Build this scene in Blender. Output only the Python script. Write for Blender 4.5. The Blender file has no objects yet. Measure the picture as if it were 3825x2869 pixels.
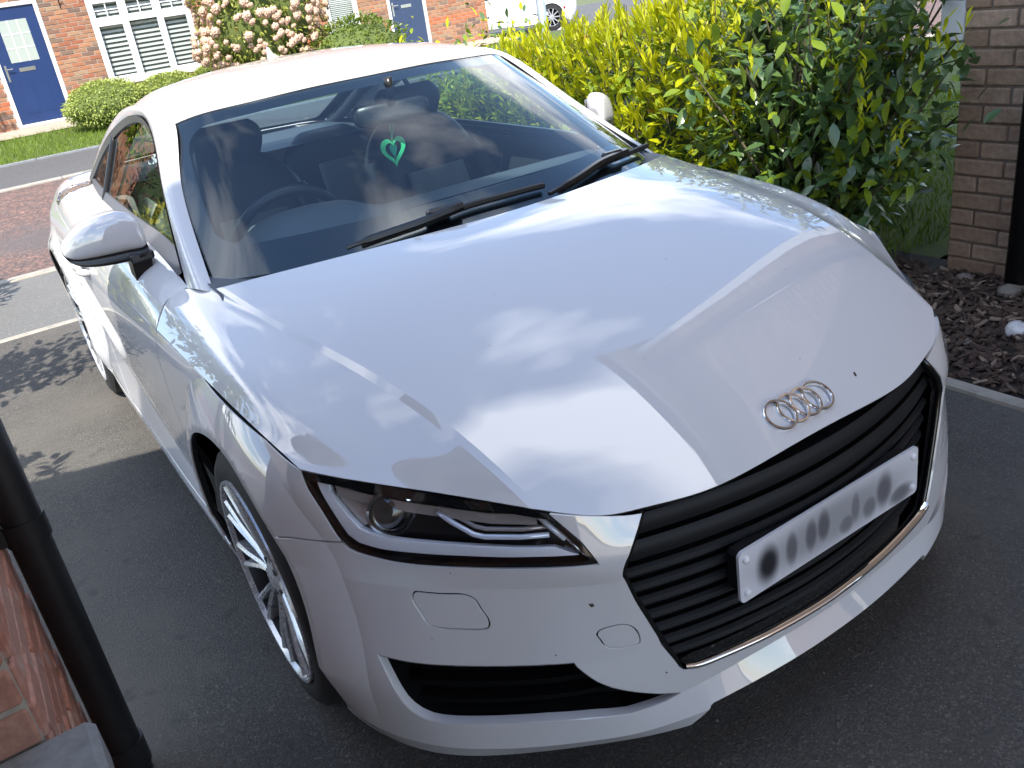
import bpy, bmesh, math, random
import numpy as np
from mathutils import Vector, Matrix, noise
from mathutils.geometry import delaunay_2d_cdt
random.seed(7); RNG = np.random.default_rng(7)
SC = bpy.context.scene; COL = SC.collection
# ---------------------------------------------------------------- camera
cam = bpy.data.cameras.new('camera'); cam_o = bpy.data.objects.new('camera', cam); COL.objects.link(cam_o)
cam.sensor_fit = 'HORIZONTAL'; cam.sensor_width = 36; cam.lens = 36*3258.16/3825; cam.clip_start = .02; cam.clip_end = 600
_R = [[-.8235658, .5498287, -.1393837], [.3421457, .2855471, -.8952090], [-.4524110, -.7849531, -.4232883]]   # right, down, forward
cam_o.matrix_world = Matrix(((_R[0][0], -_R[1][0], -_R[2][0], 1.18421), (_R[0][1], -_R[1][1], -_R[2][1], 1.78535), (_R[0][2], -_R[1][2], -_R[2][2], 1.52147), (0, 0, 0, 1)))
SC.camera = cam_o
# ---------------------------------------------------------------- sky and sun
SUN = Vector((.42, .76, 1)).normalized()                            # from the ground towards the sun
EL = math.asin(SUN.z)
W = bpy.data.worlds.new('World'); SC.world = W; W.use_nodes = True
def build_world():
    N = W.node_tree.nodes; L = W.node_tree.links; N.clear()
    out = N.new('ShaderNodeOutputWorld'); bg = N.new('ShaderNodeBackground'); bg.inputs[1].default_value = .15
    sky = N.new('ShaderNodeTexSky'); sky.sky_type = 'NISHITA'; sky.sun_disc = False; sky.sun_elevation = EL
    sky.sun_rotation = math.atan2(SUN.x, SUN.y); sky.air_density = 1.0; sky.dust_density = .2; sky.ozone_density = 3.0
    # broken cloud over the whole sky, laid out on a flat cloud deck
    tc = N.new('ShaderNodeTexCoord'); sep = N.new('ShaderNodeSeparateXYZ'); L.new(tc.outputs['Generated'], sep.inputs[0])
    mz = N.new('ShaderNodeMath'); mz.operation = 'MAXIMUM'; mz.inputs[1].default_value = .0; L.new(sep.outputs[2], mz.inputs[0])
    az = N.new('ShaderNodeMath'); az.operation = 'ADD'; az.inputs[1].default_value = .18; L.new(mz.outputs[0], az.inputs[0])
    div = N.new('ShaderNodeVectorMath'); div.operation = 'DIVIDE'
    cmb = N.new('ShaderNodeCombineXYZ')
    for i in range(3): L.new(az.outputs[0], cmb.inputs[i])
    L.new(tc.outputs['Generated'], div.inputs[0]); L.new(cmb.outputs[0], div.inputs[1])
    mp = N.new('ShaderNodeMapping'); mp.inputs['Location'].default_value = (3.1, 1.7, 0); mp.inputs['Scale'].default_value = (1.15, 1.5, .0); L.new(div.outputs[0], mp.inputs[0])
    nz = N.new('ShaderNodeTexNoise'); nz.inputs['Scale'].default_value = .85; nz.inputs['Detail'].default_value = 8; nz.inputs['Roughness'].default_value = .52; nz.inputs['Distortion'].default_value = .2; L.new(mp.outputs[0], nz.inputs[0])
    rp = N.new('ShaderNodeValToRGB'); rp.color_ramp.elements[0].position = .50; rp.color_ramp.elements[1].position = .61; L.new(nz.outputs[0], rp.inputs[0])
    rp.color_ramp.elements[0].color = (0, 0, 0, 1); rp.color_ramp.elements[1].color = (.9, .9, .9, 1)
    mx = N.new('ShaderNodeMix'); mx.data_type = 'RGBA'; L.new(rp.outputs[0], mx.inputs['Factor']); L.new(sky.outputs[0], mx.inputs['A'])
    mx.inputs['B'].default_value = (9.0, 9.2, 9.6, 1)
    L.new(mx.outputs['Result'], bg.inputs[0]); L.new(bg.outputs[0], out.inputs[0])
build_world()
sl = bpy.data.lights.new('sun', 'SUN'); sl.energy = 3.2; sl.angle = math.radians(.53); sl.color = (1, .945, .86)
sun_o = bpy.data.objects.new('sun', sl); COL.objects.link(sun_o); sun_o.location = SUN*60; sun_o.rotation_euler = (-SUN).to_track_quat('-Z', 'Y').to_euler()
SC.view_settings.view_transform = 'Standard'; SC.view_settings.look = 'None'; SC.view_settings.gamma = 1; SC.view_settings.exposure = 1.38
SC.view_settings.use_curve_mapping = False
SC.cycles.max_bounces = 10; SC.cycles.transparent_max_bounces = 24; SC.cycles.sample_clamp_indirect = 6
# ---------------------------------------------------------------- materials
MATS = {}
def new_mat(name):
    m = bpy.data.materials.new(name); m.use_nodes = True; m.node_tree.nodes.clear(); MATS[name] = m
    return m, m.node_tree.nodes, m.node_tree.links
def ramp(N, L, src, stops):
    r = N.new('ShaderNodeValToRGB'); e = r.color_ramp.elements
    while len(e) < len(stops): e.new(.5)
    for k, (p, c) in enumerate(stops): e[k].position = p; e[k].color = (*c, 1) if len(c) == 3 else c
    L.new(src, r.inputs[0]); return r.outputs[0]
def tex(N, L, kind, scale, detail=4, rough=.55, coord='Object', vec=None, dist=0):
    t = N.new('ShaderNodeTex'+kind); t.inputs['Scale'].default_value = scale
    if kind == 'Noise': t.inputs['Detail'].default_value = detail; t.inputs['Roughness'].default_value = rough; t.inputs['Distortion'].default_value = dist
    if vec is None:
        c = N.new('ShaderNodeTexCoord'); vec = c.outputs[coord]
    L.new(vec, t.inputs['Vector']); return t
def mat(name, col, rough=.5, metal=0, coat=0, spec=.5, var=None, bump=None, rvar=None, coord='Object', rand=None, sheen=0, trans=0, coat_r=.03):
    """principled material; var = (scale, colour2, lo, hi[, detail]); bump = (scale, strength, distance); rand = second colour mixed by object"""
    m, N, L = new_mat(name); o = N.new('ShaderNodeOutputMaterial'); b = N.new('ShaderNodeBsdfPrincipled'); L.new(b.outputs[0], o.inputs[0])
    b.inputs['Base Color'].default_value = (*col, 1); b.inputs['Roughness'].default_value = rough; b.inputs['Metallic'].default_value = metal
    b.inputs['Coat Weight'].default_value = coat; b.inputs['Coat Roughness'].default_value = coat_r; b.inputs['Specular IOR Level'].default_value = spec
    if sheen: b.inputs['Sheen Weight'].default_value = sheen
    src = None
    def mixc(fac, a, bcol):
        x = N.new('ShaderNodeMix'); x.data_type = 'RGBA'; L.new(fac, x.inputs['Factor'])
        if a is None: x.inputs['A'].default_value = (*col, 1)
        else: L.new(a, x.inputs['A'])
        x.inputs['B'].default_value = (*bcol, 1); return x.outputs['Result']
    if rand:
        oi = N.new('ShaderNodeObjectInfo'); src = mixc(oi.outputs['Random'], src, rand)
    for v in (var if isinstance(var, list) else [var] if var else []):
        t = tex(N, L, 'Noise', v[0], v[4] if len(v) > 4 else 5, .6, coord); f = ramp(N, L, t.outputs[0], [(v[2], (0, 0, 0)), (v[3], (1, 1, 1))]); src = mixc(f, src, v[1])
    if src is not None: L.new(src, b.inputs['Base Color'])
    if rvar:
        t = tex(N, L, 'Noise', rvar[0], 5, .6, coord); mr = N.new('ShaderNodeMapRange'); L.new(t.outputs[0], mr.inputs[0]); mr.inputs['From Min'].default_value = .3; mr.inputs['From Max'].default_value = .7
        mr.inputs['To Min'].default_value = rvar[1]; mr.inputs['To Max'].default_value = rvar[2]; L.new(mr.outputs[0], b.inputs['Roughness'])
    if bump:
        t = tex(N, L, 'Noise', bump[0], 6, .65, coord); bp = N.new('ShaderNodeBump'); bp.inputs['Strength'].default_value = bump[1]; bp.inputs['Distance'].default_value = bump[2]; L.new(t.outputs[0], bp.inputs['Height']); L.new(bp.outputs[0], b.inputs['Normal'])
    if trans:
        tr = N.new('ShaderNodeBsdfTranslucent'); mx = N.new('ShaderNodeMixShader'); mx.inputs[0].default_value = trans
        if src is not None: L.new(src, tr.inputs[0])
        else: tr.inputs[0].default_value = (*col, 1)
        L.new(b.outputs[0], mx.inputs[1]); L.new(tr.outputs[0], mx.inputs[2]); L.new(mx.outputs[0], o.inputs[0])
    return m
def glass(name, tint, ior=1.5, rough=0.0, refl=(1, 1, 1)):
    m, N, L = new_mat(name); o = N.new('ShaderNodeOutputMaterial'); fr = N.new('ShaderNodeFresnel'); fr.inputs[0].default_value = ior
    ge = N.new('ShaderNodeNewGeometry'); mr = N.new('ShaderNodeMapRange'); L.new(ge.outputs['Backfacing'], mr.inputs[0]); mr.inputs['To Min'].default_value = ior; mr.inputs['To Max'].default_value = 1/ior; L.new(mr.outputs[0], fr.inputs[0])   # the same reflectance from both sides of the sheet
    t = N.new('ShaderNodeBsdfTransparent'); t.inputs[0].default_value = (*tint, 1); g = N.new('ShaderNodeBsdfGlossy'); g.inputs['Roughness'].default_value = rough; g.inputs['Color'].default_value = (*refl, 1)
    mx = N.new('ShaderNodeMixShader'); L.new(fr.outputs[0], mx.inputs[0]); L.new(t.outputs[0], mx.inputs[1]); L.new(g.outputs[0], mx.inputs[2]); L.new(mx.outputs[0], o.inputs[0]); return m
# ---------------------------------------------------------------- objects
def link(o, parent=None):
    COL.objects.link(o)
    if parent is not None: o.parent = parent
    return o
def tag(o, label=None, cat=None, group=None, kind=None):
    if label: o['label'] = label
    if cat: o['category'] = cat
    if group: o['group'] = group
    if kind: o['kind'] = kind
    return o
def empty(name, loc=(0, 0, 0), rz=0, label=None, cat=None, group=None):
    o = bpy.data.objects.new(name, None); o.empty_display_size = .1; COL.objects.link(o); o.location = loc; o.rotation_euler = (0, 0, rz)
    return tag(o, label, cat, group)
def mesh_obj(name, V, F, m, parent=None, smooth=False, sharp=None):
    me = bpy.data.meshes.new(name); me.from_pydata([tuple(v) for v in V], [], [tuple(f) for f in F]); me.validate(); me.update()
    if smooth:
        me.polygons.foreach_set('use_smooth', [True]*len(me.polygons))
        if sharp is not None: me.set_sharp_from_angle(angle=math.radians(sharp))
    o = bpy.data.objects.new(name, me)
    for k in (m if isinstance(m, list) else [m]): me.materials.append(MATS[k])
    return link(o, parent)
def inst(name, me, parent=None, loc=(0, 0, 0), rot=None, scale=None, m4=None):
    o = bpy.data.objects.new(name, me)
    if m4 is not None: o.matrix_local = m4
    else:
        o.location = loc
        if rot: o.rotation_euler = rot
        if scale: o.scale = scale
    return link(o, parent)
class MB:
    """collects simple shapes into one mesh"""
    def __init__(s): s.V = []; s.F = []
    def add(s, V, F):
        n = len(s.V); s.V += [tuple(v) for v in V]; s.F += [tuple(i+n for i in f) for f in F]; return s
    def box(s, a, b, M=None):
        (x0, y0, z0), (x1, y1, z1) = a, b
        V = [(x0, y0, z0), (x1, y0, z0), (x1, y1, z0), (x0, y1, z0), (x0, y0, z1), (x1, y0, z1), (x1, y1, z1), (x0, y1, z1)]
        if M is not None: V = [M @ Vector(v) for v in V]
        return s.add(V, [(0, 3, 2, 1), (4, 5, 6, 7), (0, 1, 5, 4), (1, 2, 6, 5), (2, 3, 7, 6), (3, 0, 4, 7)])
    def bbox(s, a, b, r=.005, M=None):
        """box with bevelled edges"""
        a = Vector(a); b = Vector(b); V = []; c = (a+b)/2; h = (b-a)/2; r = min(r, min(h)*.45)
        for sx in (-1, 1):
            for sy in (-1, 1):
                for sz in (-1, 1):
                    V += [(c.x+sx*h.x, c.y+sy*(h.y-r), c.z+sz*(h.z-r)), (c.x+sx*(h.x-r), c.y+sy*h.y, c.z+sz*(h.z-r)), (c.x+sx*(h.x-r), c.y+sy*(h.y-r), c.z+sz*h.z)]
        bm = bmesh.new(); [bm.verts.new(v) for v in V]; g = bmesh.ops.convex_hull(bm, input=bm.verts[:]); bmesh.ops.recalc_face_normals(bm, faces=bm.faces[:]); bm.verts.index_update()
        VV = [v.co.copy() for v in bm.verts]; F = [[v.index for v in f.verts] for f in bm.faces]; bm.free()
        if M is not None: VV = [M @ v for v in VV]
        return s.add(VV, F)
    def tube(s, pts, r, n=10, cap=True, closed=False):
        pts = [Vector(p) for p in pts]; R = r if hasattr(r, '__len__') else [r]*len(pts); k = len(pts); V = []; F = []
        up = None
        for i, p in enumerate(pts):
            a = pts[i-1] if (i > 0 or closed) else p; b = pts[(i+1) % k] if (i < k-1 or closed) else p
            t = (b-a).normalized()
            if up is None: up = t.orthogonal().normalized()
            up = (up-t*up.dot(t)); up = up.normalized() if up.length > 1e-6 else t.orthogonal().normalized()
            w = t.cross(up)
            for j in range(n):
                q = 2*math.pi*j/n; V.append(p+(up*math.cos(q)+w*math.sin(q))*R[i])
        for i in range(k if closed else k-1):
            for j in range(n):
                i2 = (i+1) % k; F.append((i*n+j, i*n+(j+1) % n, i2*n+(j+1) % n, i2*n+j))
        if cap and not closed: F.append(tuple(range(n))[::-1]); F.append(tuple((k-1)*n+j for j in range(n)))
        return s.add(V, F)
    def lathe(s, prof, n=32, M=None, close=False):
        """prof: (radius, height) pairs, axis z"""
        V = []; F = []; k = len(prof)
        for i in range(n):
            a = 2*math.pi*i/n
            for r, h in prof: V.append(Vector((r*math.cos(a), r*math.sin(a), h)))
        for i in range(n):
            i2 = (i+1) % n
            for j in range(k if close else k-1):
                j2 = (j+1) % k; F.append((i*k+j, i2*k+j, i2*k+j2, i*k+j2))
        if M is not None: V = [M @ v for v in V]
        return s.add(V, F)
    def prism(s, poly, z0, z1, M=None):
        n = len(poly); V = [Vector((x, y, z0)) for x, y in poly]+[Vector((x, y, z1)) for x, y in poly]
        F = [tuple(range(n))[::-1], tuple(range(n, 2*n))]+[(i, (i+1) % n, (i+1) % n+n, i+n) for i in range(n)]
        if M is not None: V = [M @ v for v in V]
        return s.add(V, F)
    def build(s, name, m, parent=None, smooth=False, sharp=None): return mesh_obj(name, s.V, s.F, m, parent, smooth, sharp)
def frame(o, x, y, z):
    """matrix from origin and three axes"""
    x, y, z = Vector(x), Vector(y), Vector(z); return Matrix(((x.x, y.x, z.x, o[0]), (x.y, y.y, z.y, o[1]), (x.z, y.z, z.z, o[2]), (0, 0, 0, 1)))
def spline3(P, n, closed=False):
    """smooth points through P"""
    P = np.array(P, float)
    if closed: P = np.vstack([P[-3:], P, P[:4]])
    t = np.concatenate([[0], np.cumsum(np.maximum(np.linalg.norm(np.diff(P, axis=0), axis=1), 1e-6))])
    q = np.linspace(t[3], t[-4], n, endpoint=False) if closed else np.linspace(0, t[-1], n)
    return cbasis(t, q) @ P
def smooth_bm(name, m, parent, verts, edges=None, sub=2): pass
# ---------------------------------------------------------------- spline surfaces of the car body
def _d2(t, Y):
    n = len(t); M = np.zeros_like(Y)
    if n < 3: return M
    h = np.diff(t); A = np.zeros((n, n)); B = np.zeros_like(Y)
    A[0, 0] = A[-1, -1] = 1
    for i in range(1, n-1):
        A[i, i-1] = h[i-1]; A[i, i] = 2*(h[i-1]+h[i]); A[i, i+1] = h[i]
        B[i] = 6*((Y[i+1]-Y[i])/h[i]-(Y[i]-Y[i-1])/h[i-1])
    return np.linalg.solve(A, B)
def cbasis(t, q, breaks=()):
    """cardinal cubic spline basis, values at q for every knot of t (breaks = knot indices that stay sharp)"""
    t = np.asarray(t, float); q = np.asarray(q, float); n = len(t)
    out = np.zeros((len(q), n)); cuts = [0]+[b for b in breaks]+[n-1]
    for a, b in zip(cuts[:-1], cuts[1:]):
        tt = t[a:b+1]; I = np.eye(b-a+1); M = _d2(tt, I)
        m = (q >= tt[0]) & (q <= tt[-1])
        if a == 0: m |= q < tt[0]
        if b == n-1: m |= q > tt[-1]
        if not m.any(): continue
        k = np.clip(np.searchsorted(tt, q[m])-1, 0, len(tt)-2)
        h = tt[k+1]-tt[k]; s = (q[m]-tt[k])/h; s = s[:, None]; h = h[:, None]
        v = (1-s)*I[k]+s*I[k+1]+h*h/6*(((1-s)**3-(1-s))*M[k]+(s**3-s)*M[k+1])
        o = np.zeros((m.sum(), n)); o[:, a:b+1] = v; out[m] = o
    return out
class Surf:
    """tensor spline through a grid of points; coordinates are metric knot lengths (p along rows, q along columns)"""
    def __init__(s, P, ubreaks=(), vbreaks=(), post=None):
        s.P = np.array(P, float); s.ub = ubreaks; s.vb = vbreaks; s.post = post
        du = np.linalg.norm(np.diff(s.P, axis=0), axis=2).mean(1); dv = np.linalg.norm(np.diff(s.P, axis=1), axis=2).mean(0)
        s.tu = np.concatenate([[0], np.cumsum(du)]); s.tv = np.concatenate([[0], np.cumsum(dv)])
        s._g = None
    def ev(s, p, q):
        p = np.clip(np.atleast_1d(np.asarray(p, float)), 0, s.tu[-1]); q = np.clip(np.atleast_1d(np.asarray(q, float)), 0, s.tv[-1])
        X = np.einsum('ki,kj,ijc->kc', cbasis(s.tu, p, s.ub), cbasis(s.tv, q, s.vb), s.P, optimize=True)
        return s.post(X) if s.post else X
    def idx(s, i, j):
        """index coordinates -> metric coordinates"""
        return np.interp(i, np.arange(len(s.tu)), s.tu), np.interp(j, np.arange(len(s.tv)), s.tv)
    def nrm(s, p, q, e=1e-3):
        a = s.ev(np.asarray(p)+e, q)-s.ev(np.asarray(p)-e, q); b = s.ev(p, np.asarray(q)+e)-s.ev(p, np.asarray(q)-e)
        n = np.cross(a, b); return n/np.maximum(np.linalg.norm(n, axis=1, keepdims=True), 1e-12)
    def grid(s, n=110):
        if s._g is None:
            p = np.linspace(0, s.tu[-1], n); q = np.linspace(0, s.tv[-1], 2*n)
            A, B = np.meshgrid(p, q, indexing='ij'); s._g = (A.ravel(), B.ravel(), s.ev(A.ravel(), B.ravel()))
        return s._g
    def find(s, X):
        """closest surface coordinates for points X"""
        A, B, G = s.grid(); out = []
        for x in np.atleast_2d(X):
            k = ((G-x)**2).sum(1).argmin(); p, q = A[k], B[k]
            for _ in range(6):
                e = 1e-4; o = s.ev([p, p+e, p], [q, q, q+e]); J = np.stack([(o[1]-o[0])/e, (o[2]-o[0])/e], 1)
                d = np.linalg.lstsq(J, x-o[0], rcond=None)[0]; d = np.clip(d, -.03, .03)
                p = min(max(p+d[0], 0), s.tu[-1]); q = min(max(q+d[1], 0), s.tv[-1])
            out.append((p, q))
        return np.array(out)
FA, RA, WZ = 0.0, -2.505, .327                                     # axle positions and hub height
def flare(X):
    """raised wheel-arch bands on the body side"""
    X = X.copy()
    side = np.clip((X[:, 0]-.62)/.12, 0, 1)
    for y0, rc, amp in ((FA, .495, .038), (RA, .47, .036)):
        r = np.hypot(X[:, 1]-y0, (X[:, 2]-WZ)*1.0)
        k = np.clip((rc-r)/(rc-.40), 0, 1)
        X[:, 0] += amp*k*side*np.clip((X[:, 2]-.20)/.14, 0, 1)
    return X
# bonnet: rows run from the cowl to the front edge, columns from the centre out to the shut line
BON = [
 [(0,-.100,.974),(0,.08,.954),(0,.32,.902),(0,.54,.830),(0,.70,.760),(0,.785,.713),(0,.845,.672)],
 [(.25,-.122,.972),(.25,.08,.951),(.26,.32,.899),(.26,.54,.826),(.255,.69,.757),(.25,.775,.709),(.25,.836,.667)],
 [(.50,-.195,.961),(.505,.06,.934),(.495,.29,.888),(.475,.48,.830),(.450,.63,.764),(.422,.725,.712),(.399,.799,.661)],
 [(.615,-.262,.948),(.605,.02,.919),(.572,.25,.881),(.545,.43,.838),(.518,.57,.785),(.493,.684,.734),(.472,.771,.680)],
 [(.722,-.34,.932),(.689,-.03,.899),(.643,.22,.866),(.612,.37,.840),(.585,.51,.802),(.566,.636,.753),(.548,.716,.699)],
 [(.734,-.365,.926),(.702,-.045,.891),(.657,.215,.857),(.627,.37,.830),(.600,.508,.794),(.578,.622,.752),(.562,.704,.702)],
 [(.772,-.48,.914),(.772,-.24,.890),(.764,.03,.862),(.755,.18,.838),(.744,.30,.811),(.728,.41,.774),(.694,.525,.723)],
 [(.830,-.52,.886),(.834,-.31,.868),(.831,-.08,.850),(.827,.08,.834),(.821,.20,.815),(.812,.30,.788),(.793,.405,.743)],
 [(.878,-.50,.829),(.874,-.30,.821),(.869,-.13,.811),(.863,.02,.801),(.857,.12,.790),(.847,.24,.773),(.832,.353,.754)],
]
S_BON = None
def relax(P, lam, wt=None):
    """fair a polyline of control points: smallest third differences that stay close to the given points"""
    n = len(P); t = np.concatenate([[0], np.cumsum(np.linalg.norm(np.diff(P, axis=0), axis=1))]); D = np.zeros((n-3, n))
    for i in range(n-3):
        for k in range(4): D[i, i+k] = 1/np.prod([t[i+k]-t[i+m] for m in range(4) if m != k])
    h = np.median(np.diff(t)); D *= h**3; w = np.ones(n) if wt is None else np.asarray(wt, float)
    return np.linalg.solve(np.diag(w)+lam*D.T @ D, w[:, None]*P)
def bon_z(x, y):
    Y = (y-.3)/.5; return np.stack([Y**j*(x/.6)**(2*i) for i in range(3) for j in range(6-2*i)], -1)
def mk_bon():
    B = np.array(BON, float); e = [20]+[1]*5+[20]
    for r in range(4, 9): B[r] = relax(B[r], 60, e)
    I = B[:5].reshape(-1, 3); w = np.ones(len(I)); w[-7:] = 3; w[:7] = 1.5
    c = np.linalg.lstsq(bon_z(I[:, 0], I[:, 1])*w[:, None], I[:, 2]*w, rcond=None)[0]; B[:5, :, 2] = bon_z(B[:5, :, 0], B[:5, :, 1]) @ c
    return Surf(B, ubreaks=(4, 5))
# lower body: columns run from the tail centre along the side to the nose centre, rows from the shut line down to the sill
def mk_low():
    C = []
    def col(*pts): C.append(pts)
    # rows: top, shoulder roll, headlamp foot/upper door, ledge/mid door, intake top/lower door, mid intake, intake foot, lip, bottom edge
    col((0,-3.27,.86),(0,-3.29,.80),(0,-3.285,.70),(0,-3.30,.58),(0,-3.31,.45),(0,-3.30,.36),(0,-3.28,.28),(0,-3.25,.23),(0,-3.22,.19))
    col((.35,-3.25,.86),(.35,-3.27,.80),(.35,-3.265,.70),(.35,-3.285,.58),(.35,-3.295,.45),(.35,-3.285,.36),(.35,-3.265,.28),(.35,-3.235,.23),(.35,-3.20,.19))
    col((.66,-3.13,.87),(.69,-3.14,.81),(.71,-3.14,.70),(.73,-3.15,.58),(.73,-3.155,.45),(.73,-3.145,.36),(.72,-3.13,.28),(.70,-3.10,.23),(.68,-3.07,.19))
    col((.765,-2.92,.885),(.81,-2.93,.82),(.835,-2.94,.70),(.845,-2.94,.58),(.845,-2.94,.45),(.84,-2.94,.36),(.83,-2.93,.28),(.82,-2.92,.23),(.80,-2.90,.19))
    col((.835,-2.505,.888),(.870,-2.505,.82),(.882,-2.505,.72),(.882,-2.505,.60),(.878,-2.505,.46),(.874,-2.505,.36),(.870,-2.505,.28),(.865,-2.505,.23),(.85,-2.505,.18))
    col((.866,-2.0,.868),(.886,-2.0,.81),(.889,-2.0,.72),(.880,-2.0,.61),(.882,-2.0,.53),(.886,-2.0,.42),(.893,-2.0,.30),(.890,-2.0,.22),(.875,-2.0,.165))
    col((.879,-1.5,.852),(.893,-1.5,.80),(.895,-1.5,.70),(.886,-1.5,.56),(.878,-1.5,.43),(.884,-1.5,.33),(.893,-1.5,.24),(.892,-1.5,.205),(.872,-1.5,.165))
    col((.883,-1.0,.840),(.896,-1.0,.79),(.899,-1.0,.69),(.890,-1.0,.53),(.876,-1.0,.345),(.886,-1.0,.28),(.894,-1.0,.225),(.892,-1.0,.195),(.870,-1.0,.165))
    col((.878,-.50,.829),(.890,-.50,.778),(.892,-.50,.67),(.886,-.50,.50),(.876,-.50,.315),(.884,-.50,.26),(.890,-.50,.215),(.888,-.50,.19),(.868,-.50,.165))
    col((.869,-.13,.811),(.878,-.13,.758),(.878,-.13,.66),(.876,-.13,.50),(.872,-.13,.36),(.874,-.13,.28),(.878,-.13,.22),(.876,-.13,.19),(.86,-.13,.165))
    col((.857,.12,.790),(.865,.12,.742),(.868,.12,.66),(.869,.12,.54),(.869,.12,.41),(.871,.12,.32),(.871,.12,.24),(.869,.12,.20),(.86,.12,.168))
    col((.832,.353,.754),(.850,.352,.702),(.853,.350,.633),(.850,.345,.558),(.862,.335,.42),(.870,.33,.34),(.874,.325,.265),(.876,.32,.215),(.872,.30,.170))
    col((.793,.405,.743),(.812,.425,.682),(.822,.432,.615),(.835,.435,.558),(.858,.445,.415),(.864,.452,.34),(.862,.455,.270),(.862,.445,.215),(.853,.415,.170))
    col((.740,.457,.729),(.772,.482,.665),(.795,.484,.604),(.812,.482,.558),(.834,.512,.408),(.840,.528,.34),(.832,.532,.278),(.832,.520,.215),(.815,.510,.170))
    col((.694,.525,.723),(.725,.553,.660),(.750,.545,.601),(.766,.543,.558),(.784,.572,.400),(.788,.590,.34),(.780,.603,.280),(.783,.597,.215),(.768,.588,.170))
    col((.642,.600,.714),(.660,.634,.655),(.680,.630,.600),(.697,.616,.558),(.714,.645,.393),(.716,.660,.335),(.700,.675,.278),(.715,.662,.215),(.700,.643,.170))
    col((.600,.643,.707),(.600,.700,.650),(.605,.705,.598),(.616,.696,.557),(.631,.718,.390),(.632,.730,.33),(.615,.738,.270),(.635,.727,.215),(.615,.704,.170))
    col((.548,.722,.697),(.540,.752,.645),(.538,.766,.597),(.547,.750,.556),(.557,.768,.393),(.552,.779,.33),(.540,.783,.268),(.550,.776,.213),(.520,.766,.172))
    col((.472,.773,.678),(.480,.790,.632),(.489,.798,.592),(.480,.800,.553),(.470,.808,.393),(.460,.818,.33),(.455,.822,.263),(.455,.830,.210),(.430,.815,.175))
    col((.399,.799,.661),(.425,.808,.620),(.440,.813,.585),(.440,.815,.550),(.410,.828,.393),(.385,.836,.33),(.372,.840,.265),(.368,.858,.214),(.362,.848,.172))
    col((.330,.818,.664),(.350,.829,.620),(.360,.836,.583),(.360,.838,.548),(.335,.846,.393),(.315,.851,.33),(.300,.852,.267),(.315,.872,.216),(.310,.862,.174))
    col((.25,.834,.667),(.262,.846,.620),(.27,.854,.580),(.27,.857,.545),(.25,.862,.393),(.235,.864,.33),(.225,.862,.270),(.215,.888,.219),(.21,.880,.177))
    col((0,.845,.672),(0,.862,.620),(0,.872,.580),(0,.876,.545),(0,.880,.393),(0,.880,.33),(0,.876,.272),(0,.902,.221),(0,.894,.179))
    P = np.array(C, float).transpose(1, 0, 2)
    for r in range(1, P.shape[0]):
        n = P.shape[1]-11; P[r, 11:] = relax(P[r, 11:], LOWFAIR, [8]+[1]*(n-2)+[8]); P[r, 11:, 2] = np.where(False, 0, P[r, 11:, 2])
    P[:, -1, 0] = 0
    return Surf(P, ubreaks=(3, 4, 6, 7), post=flare)
LOWFAIR = 4.0
# shoulder band between the glass line and the shut line, from the mirror back to the tail
def mk_sho():
    C = [[(.770,-.502,.913),(.801,-.515,.899),(.838,-.522,.881),(.878,-.502,.829)],
         [(.763,-.75,.945),(.805,-.75,.928),(.853,-.75,.890),(.880,-.75,.833)],
         [(.752,-1.1,.957),(.802,-1.1,.940),(.856,-1.1,.902),(.884,-1.1,.842)],
         [(.738,-1.5,.962),(.792,-1.5,.946),(.850,-1.5,.910),(.879,-1.5,.852)],
         [(.720,-1.9,.962),(.782,-1.9,.950),(.842,-1.9,.920),(.870,-1.9,.865)],
         [(.690,-2.25,.960),(.762,-2.25,.953),(.825,-2.25,.930),(.853,-2.25,.880)],
         [(.655,-2.55,.962),(.735,-2.55,.955),(.800,-2.55,.935),(.833,-2.55,.888)],
         [(.600,-2.85,.955),(.680,-2.85,.948),(.745,-2.85,.930),(.782,-2.88,.886)],
         [(.520,-3.10,.930),(.590,-3.10,.925),(.640,-3.10,.905),(.668,-3.12,.87)]]
    P = np.array(C, float).transpose(1, 0, 2)
    return Surf(P)
def mk_ws():
    R = [[(0,-.13,.945),(.25,-.155,.944),(.50,-.24,.939),(.63,-.33,.934),(.724,-.425,.930)],
         [(0,-.36,1.080),(.24,-.385,1.078),(.47,-.47,1.066),(.60,-.548,1.053),(.690,-.630,1.037)],
         [(0,-.59,1.204),(.23,-.615,1.200),(.44,-.69,1.186),(.565,-.762,1.169),(.638,-.825,1.153)],
         [(0,-.80,1.300),(.22,-.825,1.296),(.41,-.885,1.284),(.52,-.945,1.273),(.576,-.990,1.262)]]
    return Surf(np.array(R, float))
def mk_roof():
    R = [[(0,-.80,1.303),(.22,-.825,1.300),(.41,-.885,1.288),(.52,-.945,1.277),(.578,-.990,1.266)],
         [(0,-1.05,1.344),(.22,-1.06,1.341),(.40,-1.09,1.325),(.51,-1.12,1.307),(.575,-1.14,1.288)],
         [(0,-1.40,1.362),(.22,-1.40,1.357),(.40,-1.40,1.340),(.50,-1.40,1.319),(.565,-1.40,1.294)],
         [(0,-1.75,1.345),(.21,-1.75,1.340),(.39,-1.74,1.322),(.49,-1.73,1.303),(.555,-1.72,1.278)],
         [(0,-2.06,1.285),(.20,-2.05,1.279),(.37,-2.02,1.262),(.47,-1.99,1.250),(.540,-1.96,1.234)]]
    return Surf(np.array(R, float))
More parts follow.
